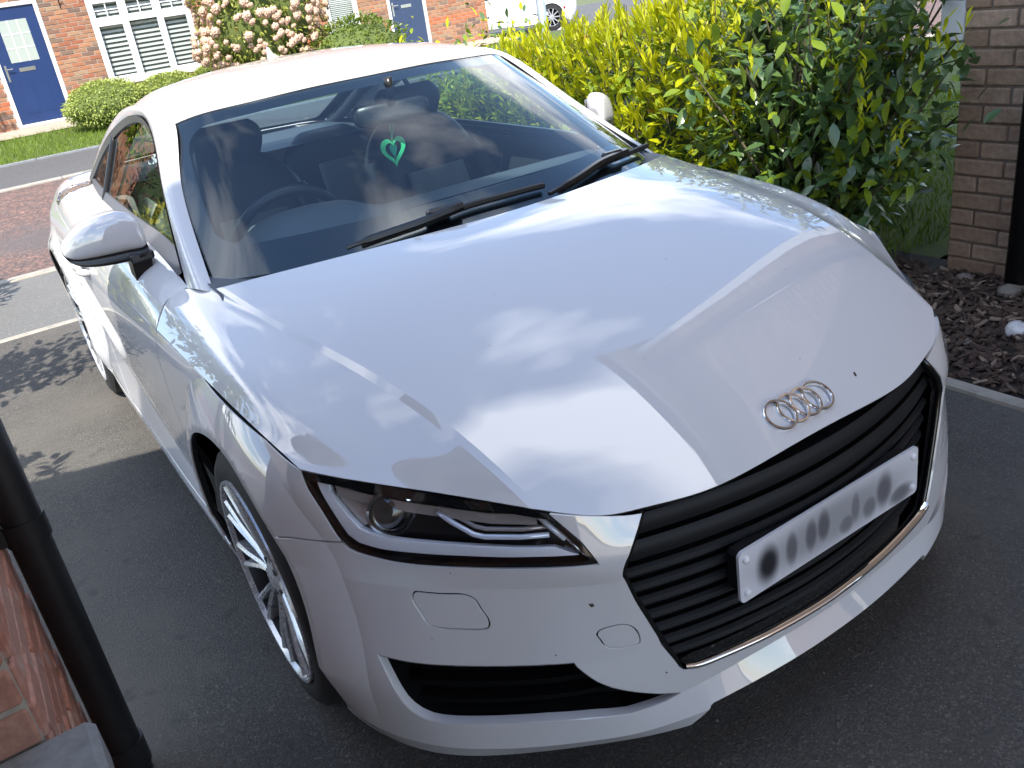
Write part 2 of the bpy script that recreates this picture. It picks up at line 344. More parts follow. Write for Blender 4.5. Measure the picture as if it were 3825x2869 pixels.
# side rail: inner edge along windscreen, roof and rear glass; outer edge along the side windows
RAIL_IN = [(.738,-.372,.914),(.690,-.630,1.037),(.638,-.825,1.153),(.578,-.990,1.264),(.575,-1.14,1.288),(.565,-1.40,1.294),(.555,-1.72,1.278),(.540,-1.96,1.234),(.535,-2.25,1.145),(.545,-2.55,1.045),(.575,-2.85,.960)]
RAIL_OUT = [(.774,-.498,.910),(.735,-.68,1.000),(.690,-.865,1.098),(.645,-1.03,1.188),(.615,-1.17,1.246),(.602,-1.36,1.272),(.606,-1.66,1.242),(.622,-1.88,1.190),(.648,-2.18,1.085),(.672,-2.42,.985),(.655,-2.60,.962)]
def mk_rail():
    a = np.array(RAIL_IN); b = np.array(RAIL_OUT)
    m1 = a*.67+b*.33; m2 = a*.33+b*.67
    bul = np.array([.012,.02,.026,.030,.024,.017,.018,.022,.026,.022,.01])[:, None]*np.array([.72,.25,.55])
    P = np.stack([a, m1+bul*.95, m2+bul*.95, b])
    return Surf(P)
def mk_rear():
    R = [[(0,-2.075,1.280),(.20,-2.065,1.274),(.37,-2.035,1.257),(.47,-2.005,1.245),(.536,-1.975,1.229)],
         [(0,-2.38,1.180),(.20,-2.37,1.175),(.37,-2.34,1.160),(.47,-2.30,1.148),(.532,-2.26,1.138)],
         [(0,-2.68,1.063),(.20,-2.67,1.060),(.38,-2.63,1.052),(.48,-2.59,1.046),(.543,-2.56,1.038)],
         [(0,-2.93,.965),(.20,-2.92,.964),(.38,-2.89,.962),(.50,-2.865,.960),(.575,-2.85,.957)]]
    return Surf(np.array(R, float))
def mk_deck():
    R = [[(0,-2.935,.962),(.20,-2.925,.961),(.38,-2.895,.959),(.50,-2.87,.957),(.585,-2.853,.954)],
         [(0,-3.10,.945),(.20,-3.095,.944),(.36,-3.08,.942),(.46,-3.06,.940),(.53,-3.03,.938)],
         [(0,-3.24,.925),(.20,-3.235,.924),(.36,-3.215,.922),(.46,-3.18,.922),(.52,-3.13,.922)],
         [(0,-3.27,.90),(.20,-3.265,.90),(.38,-3.245,.895),(.52,-3.20,.885),(.66,-3.135,.872)]]
    return Surf(np.array(R, float))
# ---------------------------------------------------------------- outlines traced on the body surface (metres)
HL_EDGE = [(0.8323, 0.3521, 0.7542), (0.8339, 0.3626, 0.739), (0.8348, 0.3735, 0.722), (0.8325, 0.3876, 0.704), (0.8294, 0.4, 0.6869), (0.8254, 0.4139, 0.6632), (0.8209, 0.4272, 0.6403), (0.8166, 0.4386, 0.6264), (0.8117, 0.4509, 0.6162), (0.8039, 0.4665, 0.6115), (0.7792, 0.5058, 0.6057), (0.7415, 0.5558, 0.6008), (0.7031, 0.6033, 0.6005), (0.6641, 0.6471, 0.6008), (0.6242, 0.6871, 0.6009), (0.5739, 0.7344, 0.6007), (0.5229, 0.7783, 0.5996), (0.4979, 0.7938, 0.598), (0.5068, 0.7832, 0.6226), (0.5139, 0.7698, 0.6427), (0.5282, 0.7451, 0.6696), (0.5405, 0.7194, 0.6947)]
HL_STRIP_OUT = [(0.8217, 0.3804, 0.7412), (0.8229, 0.3943, 0.7156), (0.8198, 0.4138, 0.6854), (0.8149, 0.4311, 0.6585), (0.8101, 0.4454, 0.6389), (0.8001, 0.466, 0.6269), (0.7754, 0.5052, 0.6208), (0.7377, 0.5565, 0.6198), (0.6804, 0.6265, 0.6199), (0.6223, 0.6892, 0.6198), (0.5619, 0.7446, 0.6192), (0.5229, 0.775, 0.6182)]
HL_STRIP_IN = [(0.8052, 0.4026, 0.7314), (0.8089, 0.4074, 0.7183), (0.8066, 0.4227, 0.697), (0.8016, 0.4397, 0.6769), (0.7923, 0.4634, 0.6547), (0.7808, 0.4829, 0.6476), (0.7579, 0.5186, 0.6429), (0.7229, 0.5675, 0.6418), (0.6756, 0.6249, 0.6401), (0.6181, 0.6881, 0.6395), (0.5784, 0.7255, 0.6383), (0.5535, 0.7459, 0.6371)]
HL_DRL = [(0.6841, 0.5742, 0.6926), (0.6717, 0.6033, 0.6775), (0.6519, 0.6398, 0.6595), (0.6396, 0.6555, 0.6563), (0.592, 0.7023, 0.657), (0.5542, 0.7349, 0.6564)]
HL_INNER = [(0.5571, 0.7108, 0.6864), (0.5468, 0.7337, 0.6669), (0.5339, 0.7551, 0.647)]
HL_TIP = [(0.5309, 0.7559, 0.6491), (0.5226, 0.7703, 0.6312), (0.513, 0.783, 0.6127)]
HL_TOPBAR = [(0.7993, 0.4112, 0.7257), (0.7609, 0.4525, 0.7127), (0.712, 0.5236, 0.7037), (0.6711, 0.5822, 0.7), (0.614, 0.6459, 0.6928), (0.5605, 0.7065, 0.6876)]
HL_PROJ = [(0.7461, 0.4975, 0.6844), (0.7197, 0.5318, 0.688), (0.7563, 0.5074, 0.6604)]
INTAKE = [(0.8288, 0.5169, 0.4148), (0.8084, 0.5432, 0.4113), (0.7845, 0.5693, 0.4078), (0.7482, 0.6075, 0.4054), (0.7116, 0.644, 0.4043), (0.6743, 0.6783, 0.4038), (0.6365, 0.7106, 0.4033), (0.5976, 0.7406, 0.4022), (0.5596, 0.7653, 0.3987), (0.5471, 0.7768, 0.3743), (0.5301, 0.7885, 0.3513), (0.508, 0.8, 0.3316), (0.4838, 0.8099, 0.3152), (0.461, 0.8173, 0.3019), (0.4227, 0.8271, 0.2817), (0.3837, 0.8377, 0.2652), (0.4119, 0.8332, 0.2617), (0.449, 0.8242, 0.261), (0.4831, 0.8124, 0.2603), (0.5431, 0.7812, 0.2693), (0.6145, 0.7377, 0.277), (0.6829, 0.6884, 0.2787), (0.7228, 0.6563, 0.2797), (0.749, 0.6336, 0.2799), (0.7693, 0.6141, 0.2809), (0.7861, 0.5961, 0.2843), (0.7995, 0.5807, 0.293), (0.8099, 0.5688, 0.3061), (0.8176, 0.5603, 0.3219), (0.8227, 0.5527, 0.3425), (0.8262, 0.5389, 0.373), (0.828, 0.5262, 0.3963)]
WASHER = [(0.7505, 0.5652, 0.5441), (0.7474, 0.567, 0.5487), (0.7412, 0.5732, 0.5497), (0.7034, 0.612, 0.5466), (0.678, 0.6385, 0.5435), (0.672, 0.6458, 0.5384), (0.6667, 0.6559, 0.5183), (0.6615, 0.6676, 0.4917), (0.6641, 0.6673, 0.4828), (0.6725, 0.6601, 0.4794), (0.7039, 0.6294, 0.4792), (0.7348, 0.5983, 0.4835), (0.7433, 0.5884, 0.489), (0.7472, 0.5804, 0.5038)]
TOWEYE = [(0.5128, 0.7827, 0.452), (0.5092, 0.7842, 0.457), (0.5004, 0.7891, 0.4603), (0.4633, 0.809, 0.4566), (0.4546, 0.8127, 0.4488), (0.4457, 0.8164, 0.4229), (0.4464, 0.8163, 0.4148), (0.4581, 0.8121, 0.4116), (0.4974, 0.7944, 0.4182), (0.5041, 0.7906, 0.4235), (0.5092, 0.7863, 0.4377)]
SEAM = [(0.9013, 0.2217, 0.5793), (0.8984, 0.2755, 0.5983), (0.8808, 0.326, 0.6116), (0.8614, 0.3627, 0.6164), (0.8383, 0.3976, 0.6185), (0.8219, 0.4287, 0.6268)]
GRILLE = [(0.399, 0.7994, 0.6602), (0.4187, 0.8041, 0.6352), (0.4426, 0.8086, 0.6034), (0.4609, 0.8085, 0.5701), (0.4613, 0.8087, 0.5601), (0.4456, 0.8146, 0.5083), (0.4287, 0.8207, 0.461), (0.4113, 0.827, 0.4123), (0.3938, 0.8342, 0.3651), (0.376, 0.8375, 0.3257), (0.3675, 0.838, 0.3149), (0.355, 0.8399, 0.3091)]
# ---------------------------------------------------------------- surface materials
def island_mat(name, stops, rough=.85, bump=(60, .25, .004), dirt=None):
    """brick-like pieces: one tone per piece, whether it is an object or an island of a joined mesh"""
    m, N, L = new_mat(name); o = N.new('ShaderNodeOutputMaterial'); b = N.new('ShaderNodeBsdfPrincipled'); L.new(b.outputs[0], o.inputs[0]); b.inputs['Roughness'].default_value = rough
    oi = N.new('ShaderNodeObjectInfo'); g = N.new('ShaderNodeNewGeometry'); ad = N.new('ShaderNodeMath'); ad.operation = 'ADD'; L.new(oi.outputs['Random'], ad.inputs[0]); L.new(g.outputs['Random Per Island'], ad.inputs[1])
    fr = N.new('ShaderNodeMath'); fr.operation = 'FRACT'; L.new(ad.outputs[0], fr.inputs[0]); c = ramp(N, L, fr.outputs[0], stops)
    t = tex(N, L, 'Noise', bump[0], 6, .7); f = ramp(N, L, t.outputs[0], [(.35, (.72, .72, .72)), (.65, (1.12, 1.1, 1.08))])
    mx = N.new('ShaderNodeMix'); mx.data_type = 'RGBA'; mx.blend_type = 'MULTIPLY'; mx.inputs['Factor'].default_value = 1; L.new(c, mx.inputs['A']); L.new(f, mx.inputs['B']); col = mx.outputs['Result']
    if dirt:
        t2 = tex(N, L, 'Noise', dirt[0], 5, .6); f2 = ramp(N, L, t2.outputs[0], [(dirt[2], (0, 0, 0)), (dirt[3], (1, 1, 1))]); m2 = N.new('ShaderNodeMix'); m2.data_type = 'RGBA'; L.new(f2, m2.inputs['Factor']); L.new(col, m2.inputs['A']); m2.inputs['B'].default_value = (*dirt[1], 1); col = m2.outputs['Result']
    L.new(col, b.inputs['Base Color'])
    bp = N.new('ShaderNodeBump'); bp.inputs['Strength'].default_value = bump[1]; bp.inputs['Distance'].default_value = bump[2]; L.new(t.outputs[0], bp.inputs['Height']); L.new(bp.outputs[0], b.inputs['Normal'])
    return m
def aggregate(name, base, tones, scale, mix=(.45, .7), rough=.88, patch=None, bump=.35, dist=.004):
    """tarmac: grains of several tones over a base, with larger patches and worn spots"""
    m, N, L = new_mat(name); o = N.new('ShaderNodeOutputMaterial'); b = N.new('ShaderNodeBsdfPrincipled'); L.new(b.outputs[0], o.inputs[0]); b.inputs['Roughness'].default_value = rough; b.inputs['Specular IOR Level'].default_value = .3
    tc = N.new('ShaderNodeTexCoord'); v = N.new('ShaderNodeTexVoronoi'); v.inputs['Scale'].default_value = scale; L.new(tc.outputs['Object'], v.inputs['Vector'])
    sp = N.new('ShaderNodeSeparateColor'); L.new(v.outputs['Color'], sp.inputs[0]); c = ramp(N, L, sp.outputs[0], tones)
    mx = N.new('ShaderNodeMix'); mx.data_type = 'RGBA'; mx.inputs['A'].default_value = (*base, 1); L.new(c, mx.inputs['B'])
    t = tex(N, L, 'Noise', scale*.12, 6, .7); f = ramp(N, L, t.outputs[0], [(mix[0], (.35, .35, .35)), (mix[1], (1, 1, 1))]); L.new(f, mx.inputs['Factor']); col = mx.outputs['Result']
    for (sc, c2, lo, hi) in (patch or []):
        t2 = tex(N, L, 'Noise', sc, 6, .62); f2 = ramp(N, L, t2.outputs[0], [(lo, (0, 0, 0)), (hi, (1, 1, 1))]); m2 = N.new('ShaderNodeMix'); m2.data_type = 'RGBA'; L.new(f2, m2.inputs['Factor']); L.new(col, m2.inputs['A']); m2.inputs['B'].default_value = (*c2, 1); col = m2.outputs['Result']
    L.new(col, b.inputs['Base Color'])
    n2 = tex(N, L, 'Noise', scale*.5, 3, .7); ad = N.new('ShaderNodeMath'); ad.operation = 'ADD'; L.new(v.outputs['Distance'], ad.inputs[0]); L.new(n2.outputs[0], ad.inputs[1])
    bp = N.new('ShaderNodeBump'); bp.inputs['Strength'].default_value = bump; bp.inputs['Distance'].default_value = dist; L.new(ad.outputs[0], bp.inputs['Height']); L.new(bp.outputs[0], b.inputs['Normal']); return m
aggregate('tarmac_drive', (.092, .085, .077), [(0, (.060, .056, .052)), (.45, (.092, .085, .076)), (.8, (.122, .113, .10)), (1, (.20, .185, .16))], 230, mix=(.40, .62), patch=[(1.1, (.135, .124, .108), .48, .72), (9, (.070, .067, .063), .60, .72), (2.6, (.15, .138, .118), .62, .78), (30, (.062, .060, .058), .67, .74)], bump=.45, dist=.004)
aggregate('tarmac_path', (.15, .148, .142), [(0, (.11, .11, .108)), (.6, (.17, .166, .158)), (1, (.26, .25, .235))], 160, patch=[(.8, (.185, .178, .165), .5, .75)])
aggregate('tarmac_far', (.095, .093, .092), [(0, (.07, .07, .07)), (1, (.16, .155, .15))], 90, patch=[(.6, (.12, .116, .11), .45, .75)])
aggregate('road_red', (.10, .082, .078), [(0, (.085, .06, .055)), (.45, (.16, .105, .09)), (.8, (.28, .15, .11)), (1, (.36, .22, .17))], 42, mix=(.40, .66), patch=[(.55, (.115, .10, .098), .50, .68), (3.5, (.30, .16, .12), .62, .80)], bump=.5, dist=.01)
mat('concrete_pale', (.36, .33, .28), .9, var=[(9, (.26, .24, .20), .45, .7), (60, (.42, .39, .34), .55, .75)], bump=(150, .3, .003))
mat('paving_beige', (.42, .35, .27), .9, var=(5, (.34, .28, .22), .4, .7), bump=(80, .3, .003))
mat('stone_grey', (.22, .225, .235), .8, var=[(30, (.15, .155, .165), .4, .7), (140, (.28, .28, .28), .6, .8)], bump=(200, .25, .002))
mat('soil', (.030, .022, .017), .95, var=(14, (.055, .042, .032), .45, .7), bump=(60, .6, .02))
mat('lawn_soil', (.07, .10, .018), .95, var=(7, (.10, .135, .022), .4, .7), bump=(70, .6, .02))
mat('far_ground', (.10, .12, .04), .95, var=(.4, (.13, .13, .07), .4, .7))
mat('mortar', (.40, .35, .29), .95, var=(40, (.30, .26, .22), .4, .7), bump=(120, .4, .003)); mat('mortar_brown', (.21, .16, .125), .95, var=(40, (.15, .115, .09), .4, .7), bump=(120, .4, .003))
island_mat('brick_mixed', [(0, (.30, .105, .055)), (.2, (.36, .155, .080)), (.4, (.30, .17, .095)), (.55, (.40, .19, .10)), (.7, (.22, .115, .075)), (.82, (.155, .105, .080)), (.92, (.34, .22, .13)), (1, (.42, .16, .075))], bump=(26, .4, .006))
island_mat('brick_orange', [(0, (.46, .135, .055)), (.5, (.50, .165, .070)), (1, (.42, .12, .05))], bump=(26, .3, .005))
island_mat('brick_buff', [(0, (.36, .245, .165)), (.3, (.41, .285, .20)), (.6, (.31, .205, .14)), (1, (.45, .325, .235))], bump=(34, .8, .010), dirt=(3.5, (.19, .14, .105), .50, .78))
island_mat('brick_red', [(0, (.38, .15, .095)), (.35, (.42, .20, .145)), (.7, (.36, .18, .14)), (1, (.45, .24, .175))], bump=(40, .7, .008), dirt=(18, (.40, .29, .25), .52, .72))
mat('upvc', (.78, .79, .80), .3, var=(3, (.70, .71, .72), .5, .8)); mat('door_blue', (.010, .030, .105), .4, var=(2, (.013, .036, .125), .4, .7)); mat('door_navy', (.030, .050, .105), .4); mat('steel', (.55, .54, .50), .3, 1); mat('black_iron', (.010, .010, .011), .45); mat('black_pipe', (.008, .008, .009), .42, var=(25, (.018, .017, .016), .55, .8)); mat('roof_tile', (.13, .085, .07), .85, var=(6, (.09, .065, .06), .4, .7), bump=(30, .5, .02)); mat('white_render', (.72, .74, .78), .85, bump=(45, .35, .004)); mat('fascia', (.74, .74, .73), .45)
mat('blind_fabric', (.66, .68, .68), .9); mat('blind_sheer', (.20, .22, .19), .9); mat('room_dark', (.05, .055, .05), .9); mat('frosted', (.36, .40, .36), .2, spec=.8)
glass('glass_house', (.86, .88, .86), 1.5)
# ---------------------------------------------------------------- ground, road and pavements
def sheet(name, x0, x1, y0, y1, z, m, z2=None, n=1):
    z2 = z if z2 is None else z2; V = []; F = []
    for i in range(n+1):
        y = y0+(y1-y0)*i/n; zz = z+(z2-z)*i/n; V += [(x0, y, zz), (x1, y, zz)]
    for i in range(n): F.append((i*2, i*2+1, i*2+3, i*2+2))
    o = mesh_obj(name, V, F, m); o['kind'] = 'structure'; return o
sheet('ground', -260, 260, -260, 260, -.06, 'far_ground')
sheet('driveway', -1.46, 14, -3.9, 4.6, 0, 'tarmac_drive'); sheet('bounce_yard', -30, 30, 4.6, 40, .002, 'paving_beige')  # unseen pale paving behind the camera, added to bounce sunlight onto the bumper
sheet('pavement', -1.98, 60, -5.42, -3.96, 0, 'tarmac_path')
sheet('road', -60, 60, -10.55, -5.54, -.012, 'road_red')
sheet('far_pavement', -60, 60, -13.15, -10.67, 0, 'tarmac_far')
def slabs(name, x0, x1, y0, y1, z, L, m, gap=.006, h=.12, along='x'):
    """run of kerb or edging stones, each stone a part of the run"""
    root = bpy.data.objects.new(name, None); COL.objects.link(root); root['kind'] = 'structure'
    me = None; a0, a1 = (x0, x1) if along == 'x' else (y0, y1); n = int(round((a1-a0)/L)); L = (a1-a0)/n
    for i in range(n):
        if me is None:
            o = MB().bbox((-L/2+gap/2, -(y1-y0)/2, -h) if along == 'x' else (-(x1-x0)/2, -L/2+gap/2, -h), (L/2-gap/2, (y1-y0)/2, 0) if along == 'x' else ((x1-x0)/2, L/2-gap/2, 0), .008).build('kerb_stone', m, root); me = o.data
        else: o = inst('kerb_stone', me, root)
        c = a0+(i+.5)*L; o.location = (c, (y0+y1)/2, z+random.uniform(-.002, .002)) if along == 'x' else ((x0+x1)/2, c, z+random.uniform(-.002, .002))
    return root
slabs('near_kerb', -14, 5.2, -5.54, -5.42, .012, .9, 'concrete_pale'); slabs('far_kerb', -14.4, 5.4, -10.67, -10.55, .012, .9, 'concrete_pale')
slabs('drive_edging', -1.98, 5.4, -3.96, -3.90, .006, .9, 'concrete_pale'); slabs('bed_edging', -1.50, -1.45, -.78, 4.5, .022, .88, 'concrete_pale', along='y'); slabs('lawn_edging', -14.4, 5.4, -13.21, -13.15, .03, .9, 'stone_grey')
sheet('bark_bed', -2.6, -1.48, -.80, 4.6, .006, 'soil'); sheet('neighbour_lawn', -14, -1.48, -3.92, -.55, .001, 'lawn_soil'); sheet('hedge_verge', -14, -1.98, -5.42, -3.97, .002, 'lawn_soil')
sheet('parking_area', -30, -10.6, -27, -15.72, .0, 'tarmac_far'); sheet('front_lawn', -14.4, 6, -13.2, -15.75, .0, 'lawn_soil', .15, 4); sheet('front_path', -10.6, 6, -15.7, -17.05, .162, 'paving_beige', .20, 2)
# ---------------------------------------------------------------- brickwork
def brick_courses(u0, u1, z0, z1, holes=(), band=None):
    """(u, z, length) of every brick in a stretcher-bond wall with openings cut out"""
    out = []; r = 0; z = z0
    while z+.065 <= z1+1e-6:
        u = u0-(.1125 if r % 2 else 0)
        while u < u1-.02:
            a, b = max(u, u0), min(u+.215, u1); segs = [(a, b)]
            for (h0, h1, k0, k1) in holes:
                if z+.065 > k0 and z < k1:
                    ns = []
                    for (p, q) in segs:
                        if q <= h0 or p >= h1: ns.append((p, q)); continue
                        if p < h0: ns.append((p, h0))
                        if q > h1: ns.append((h1, q))
                    segs = ns
            for (p, q) in segs:
                if q-p > .03: out.append((p, z, q-p, r))
            u += .225
        z += .075; r += 1
    return out
def brick_wall(parent, place, bricks, m, focus, limit, proud=.008, m2=None, band=None):
    """the bricks nearest to what the photograph shows become parts, the rest one joined part"""
    bricks = sorted(bricks, key=lambda b: focus(b[0]+b[2]/2, b[1]))
    cache = {}; rest = {}
    for k, (u, z, l, r) in enumerate(bricks):
        mm = m2 if (band and band[0] <= z <= band[1]) else m
        key = (round(l, 3), mm); d = random.uniform(-.0025, .003)
        if k < limit:
            if key not in cache:
                o = MB().bbox((-l/2, -.03, 0), (l/2, 0, .065), .005).build('brick', mm, parent); cache[key] = o.data
            else: o = inst('brick', cache[key], parent)
            o.matrix_local = place(u+l/2, z, proud+d) @ Matrix.Rotation(random.uniform(-.006, .006), 4, 'Y')
        else:
            rest.setdefault(mm, MB()).box((-l/2, -.03, 0), (l/2, 0, .065), place(u+l/2, z, proud+d))
    for mm, b in rest.items():
        o = b.build('brickwork', mm, parent); o['kind'] = 'stuff'
# place() maps wall coordinates (u along, z up, out) to a matrix whose -Y... the brick's +Y face is the outer face
def place_y(y0):       # wall facing +y, u = -x
    return lambda u, z, d: Matrix.Translation((-u, y0+d, z)) @ Matrix.Rotation(math.pi, 4, 'Z') @ Matrix.Rotation(math.pi, 4, 'Z')
def place_xp(x0):      # wall facing +x, u = y
    return lambda u, z, d: Matrix.Translation((x0+d, u, z)) @ Matrix.Rotation(-math.pi/2, 4, 'Z')
def place_xm(x0):      # wall facing -x, u = y
    return lambda u, z, d: Matrix.Translation((x0-d, u, z)) @ Matrix.Rotation(math.pi/2, 4, 'Z')
def casement(parent, x0, x1, z0, z1, y, cols, split, bars=(), slats=0):
    """white window in a wall facing +y at plane y; x0 > x1 run left to right as seen"""
    w = empty('window', (0, 0, 0)); w.parent = parent
    X = np.linspace(x0, x1, cols+1)
    def bar(a, b, nm, m='upvc', r=.008): return MB().bbox((min(a[0], b[0]), min(a[1], b[1]), min(a[2], b[2])), (max(a[0], b[0]), max(a[1], b[1]), max(a[2], b[2])), r).build(nm, m, w)
    d0, d1 = y-.06, y+.015
    bar((x0, d0, z0), (x0-.06, d1, z1), 'frame'); bar((x1, d0, z0), (x1+.06, d1, z1), 'frame'); bar((x0-.06, d0, z0), (x1+.06, d1, z0+.06), 'frame'); bar((x0-.06, d0, z1-.06), (x1+.06, d1, z1), 'frame')
    for k in range(1, cols): bar((X[k]+.03, d0, z0+.06), (X[k]-.03, d1, z1-.06), 'mullion')
    if split: bar((x0-.06, d0, split-.03), (x1+.06, d1+.002, split+.03), 'transom')
    for k in range(cols):
        for (za, zb) in ((z0+.06, split-.03), (split+.03, z1-.06)) if split else ((z0+.06, z1-.06),):
            xa = X[k]-(.06 if k == 0 else .03); xb = X[k+1]+(.06 if k == cols-1 else .03); s = .045 if (k != 1 or za > split) else .015
            sa = empty('sash', (0, 0, 0)); sa.parent = w
            for a, b in (((xa, z1), None),): pass
            f = MB(); 
            f.bbox((xb, y-.03, za), (xb+s, y+.024, zb), .006); f.bbox((xa-s, y-.03, za), (xa, y+.024, zb), .006); f.bbox((xb+s, y-.03, za), (xa-s, y+.024, za+s), .006); f.bbox((xb+s, y-.03, zb-s), (xa-s, y+.024, zb), .006)
            f.build('sash_frame', 'upvc', sa)
            MB().add([(xb+s, y-.008, za+s), (xa-s, y-.008, za+s), (xa-s, y-.008, zb-s), (xb+s, y-.008, zb-s)], [(3, 2, 1, 0)]).build('pane', 'glass_house', sa)
            if split and za > split:
                MB().box(((xa+xb)/2-.009, y-.006, za+s), ((xa+xb)/2+.009, y+.004, zb-s)).box((xb+s, y-.006, (za+zb)/2-.009), (xa-s, y+.003, (za+zb)/2+.009)).build('glazing_bar', 'upvc', sa)
    MB().bbox((x1-.05, y-.02, z0-.05), (x0+.05, y+.07, z0), .01).build('sill', 'upvc', w)
    MB().box((x1, y-.9, z0), (x0, y-.85, z1)).build('room', 'room_dark', w)
    if slats:
        bl = empty('roller_blind', (0, 0, 0)); bl.parent = w; me = None
        hz = (z1-z0-.1)/slats
        MB().box((x1+.03, y-.125, z0+.04), (x0-.03, y-.122, z1-.04)).build('blind_sheer', 'blind_sheer', bl)
        for k in range(slats):
            z = z0+.05+k*hz
            if me is None: o = MB().box((x1+.03, y-.10, 0), (x0-.03, y-.097, hz*.52)).build('blind_slat', 'blind_fabric', bl); me = o.data
            else: o = inst('blind_slat', me, bl)
            o.location = (0, 0, z)
    return w
def front_door(parent, x0, x1, z0, z1, y, m, glazed):
    d = empty('front_door', (0, 0, 0)); d.parent = parent
    MB().bbox((x0-.07, y-.06, z0), (x0, y+.02, z1), .008).bbox((x1, y-.06, z0), (x1+.07, y+.02, z1), .008).bbox((x1+.07, y-.06, z1-.07), (x0-.07, y+.02, z1), .008).build('door_frame', 'upvc', d)
    MB().bbox((x1, y-.05, z0), (x0, y+.05, z0+.05), .01).build('threshold', 'upvc', d)
    a, b = x1+.07, x0-.07; w = b-a
    MB().bbox((a+.004, y-.05, z0+.055), (b-.004, y-.012, z1-.075), .004).build('door_leaf', m, d)
    zt = z0+(z1-z0)*.53
    if glazed:
        g0, g1, h0, h1 = a+w*.22, b-w*.22, zt, z1-.28
        MB().box((g0, y-.013, h0), (g1, y-.009, h1)).build('pane', 'frosted', d)
        for k in (1, 2):
            xx = g0+(g1-g0)*k/3; zz = h0+(h1-h0)*k/3
            MB().box((xx-.007, y-.009, h0), (xx+.007, y-.003, h1)).build('glazing_bar', 'upvc', d); MB().box((g0, y-.0092, zz-.007), (g1, y-.0035, zz+.007)).build('glazing_bar', 'upvc', d)
    for k in (0, 1):
        q = a+w*(.22+.32*k); MB().bbox((q, y-.016, z0+.22), (q+w*.24, y-.006, zt-.35), .006).build('door_panel', m, d)
        if not glazed: MB().bbox((q, y-.016, zt+.02), (q+w*.24, y-.006, z1-.28), .006).build('door_panel', m, d)
    MB().bbox((a+w*.36, y-.014, zt-.16), (a+w*.68, y-.002, zt-.095), .005).build('letter_box', 'steel', d)
    hx = b-.06; MB().bbox((hx-.018, y-.014, zt-.30), (hx+.018, y-.004, zt-.02), .005).tube([(hx, y-.004, zt-.09), (hx, y+.04, zt-.09), (hx-.11, y+.045, zt-.09)], .010, 8).build('door_handle', 'steel', d)
def houses():
    Y = -17.0
    h = empty('terraced_house', (0, 0, 0), 0, 'brick house with bright blue half-glazed front door and white bay-width window', 'house')
    dx0, dx1, dz = -.21, -1.19, 2.27
    wn = (-1.98, -3.81, .68, 2.16)
    MB().box((-5.0, Y-6, .0), (4.0, Y-.95, 5.2)).build('wall', 'mortar', h)
    MB().box((-5.0, Y-.06, .0), (dx1, Y, .66)).box((dx0, Y-.06, 0), (4.0, Y, 2.9)).box((-1.98, Y-.06, .66), (dx1, Y, 2.9)).box((-5.0, Y-.06, .66), (-3.81, Y, 2.9)).box((-3.81, Y-.06, 2.16), (-1.98, Y, 2.9)).box((dx1, Y-.06, dz), (dx0, Y, 2.9)).box((-5, Y-.06, 2.9), (4, Y+.004, 5.2)).build('wall_face', 'mortar', h)
    bricks = brick_courses(-.6, 5.0, .17, 2.4, [(.21, 1.19, 0, dz), (1.98, 3.81, .63, 2.2)])
    brick_wall(h, place_y(Y), bricks, 'brick_mixed', lambda u, z: abs(u-2.2)+.4*abs(z-1.2), 300, m2='brick_orange', band=(.52, .66))
    up = brick_courses(-4.0, 5.0, 2.5, 5.1, [(-2, -.6, 3.2, 4.6), (1.9, 3.9, 3.2, 4.6)])+brick_courses(-4.0, -.6, .17, 2.45)
    brick_wall(h, place_y(Y), up, 'brick_mixed', lambda u, z: 0, 0)
    casement(h, *wn, Y, 3, 1.74, slats=17); casement(h, -1.9, -3.9, 3.2, 4.6, Y, 2, 0); front_door(h, dx0, dx1, .2, dz, Y, 'door_blue', True)
    MB().add([(-5.1, Y+.35, 5.05), (4.2, Y+.35, 5.05), (4.2, Y-3.2, 7.8), (-5.1, Y-3.2, 7.8), (-5.1, Y-6.6, 5.05), (4.2, Y-6.6, 5.05)], [(0, 1, 2, 3), (3, 2, 5, 4), (0, 3, 4), (1, 5, 2)]).build('roof', 'roof_tile', h)
    MB().tube([(-1.55, Y+.01, 2.32), (-1.55, Y+.02, 2.06)], .009, 6).tube([(-1.55, Y+.01, 2.10), (-1.55, Y+.10, 2.28), (-1.55, Y+.20, 2.34)], .008, 6).build('basket_bracket', 'black_iron', h)
    MB().bbox((-1.75, Y, .10), (.30, Y+.55, .20), .01).build('doorstep', 'paving_beige', h)
    g = empty('terraced_house', (0, 0, 0), 0, 'brick house with dark navy panelled door and orange brick band, beside the parked white car', 'house')
    MB().box((-10.5, Y-6, .0), (-5.01, Y-.95, 5.2)).box((-10.5, Y-.06, 0), (-8.95, Y, 5.2)).box((-8.0, Y-.06, 0), (-7.3, Y, 5.2)).box((-6.55, Y-.06, 0), (-5.01, Y, 5.2)).box((-7.3, Y-.06, 0), (-6.55, Y, .6)).box((-7.3, Y-.06, 2.2), (-6.55, Y, 5.2)).box((-8.95, Y-.06, 2.27), (-8.0, Y, 5.2)).build('wall', 'mortar', g)
    bricks = brick_courses(5.02, 10.5, .17, 1.75, [(8.0, 8.95, 0, 2.27), (6.55, 7.3, .55, 2.2)])
    brick_wall(g, place_y(Y), bricks, 'brick_mixed', lambda u, z: abs(u-8.9)+.5*abs(z-.8), 260, m2='brick_orange', band=(.68, .84))
    brick_wall(g, place_y(Y), brick_courses(5.02, 10.5, 1.82, 5.1, [(8.0, 8.95, 0, 2.27), (6.55, 7.3, .55, 2.2)]), 'brick_mixed', lambda u, z: 0, 0)
    casement(g, -6.55, -7.30, .60, 2.2, Y, 1, 0, slats=40); front_door(g, -8.0, -8.95, .2, 2.27, Y, 'door_navy', False)
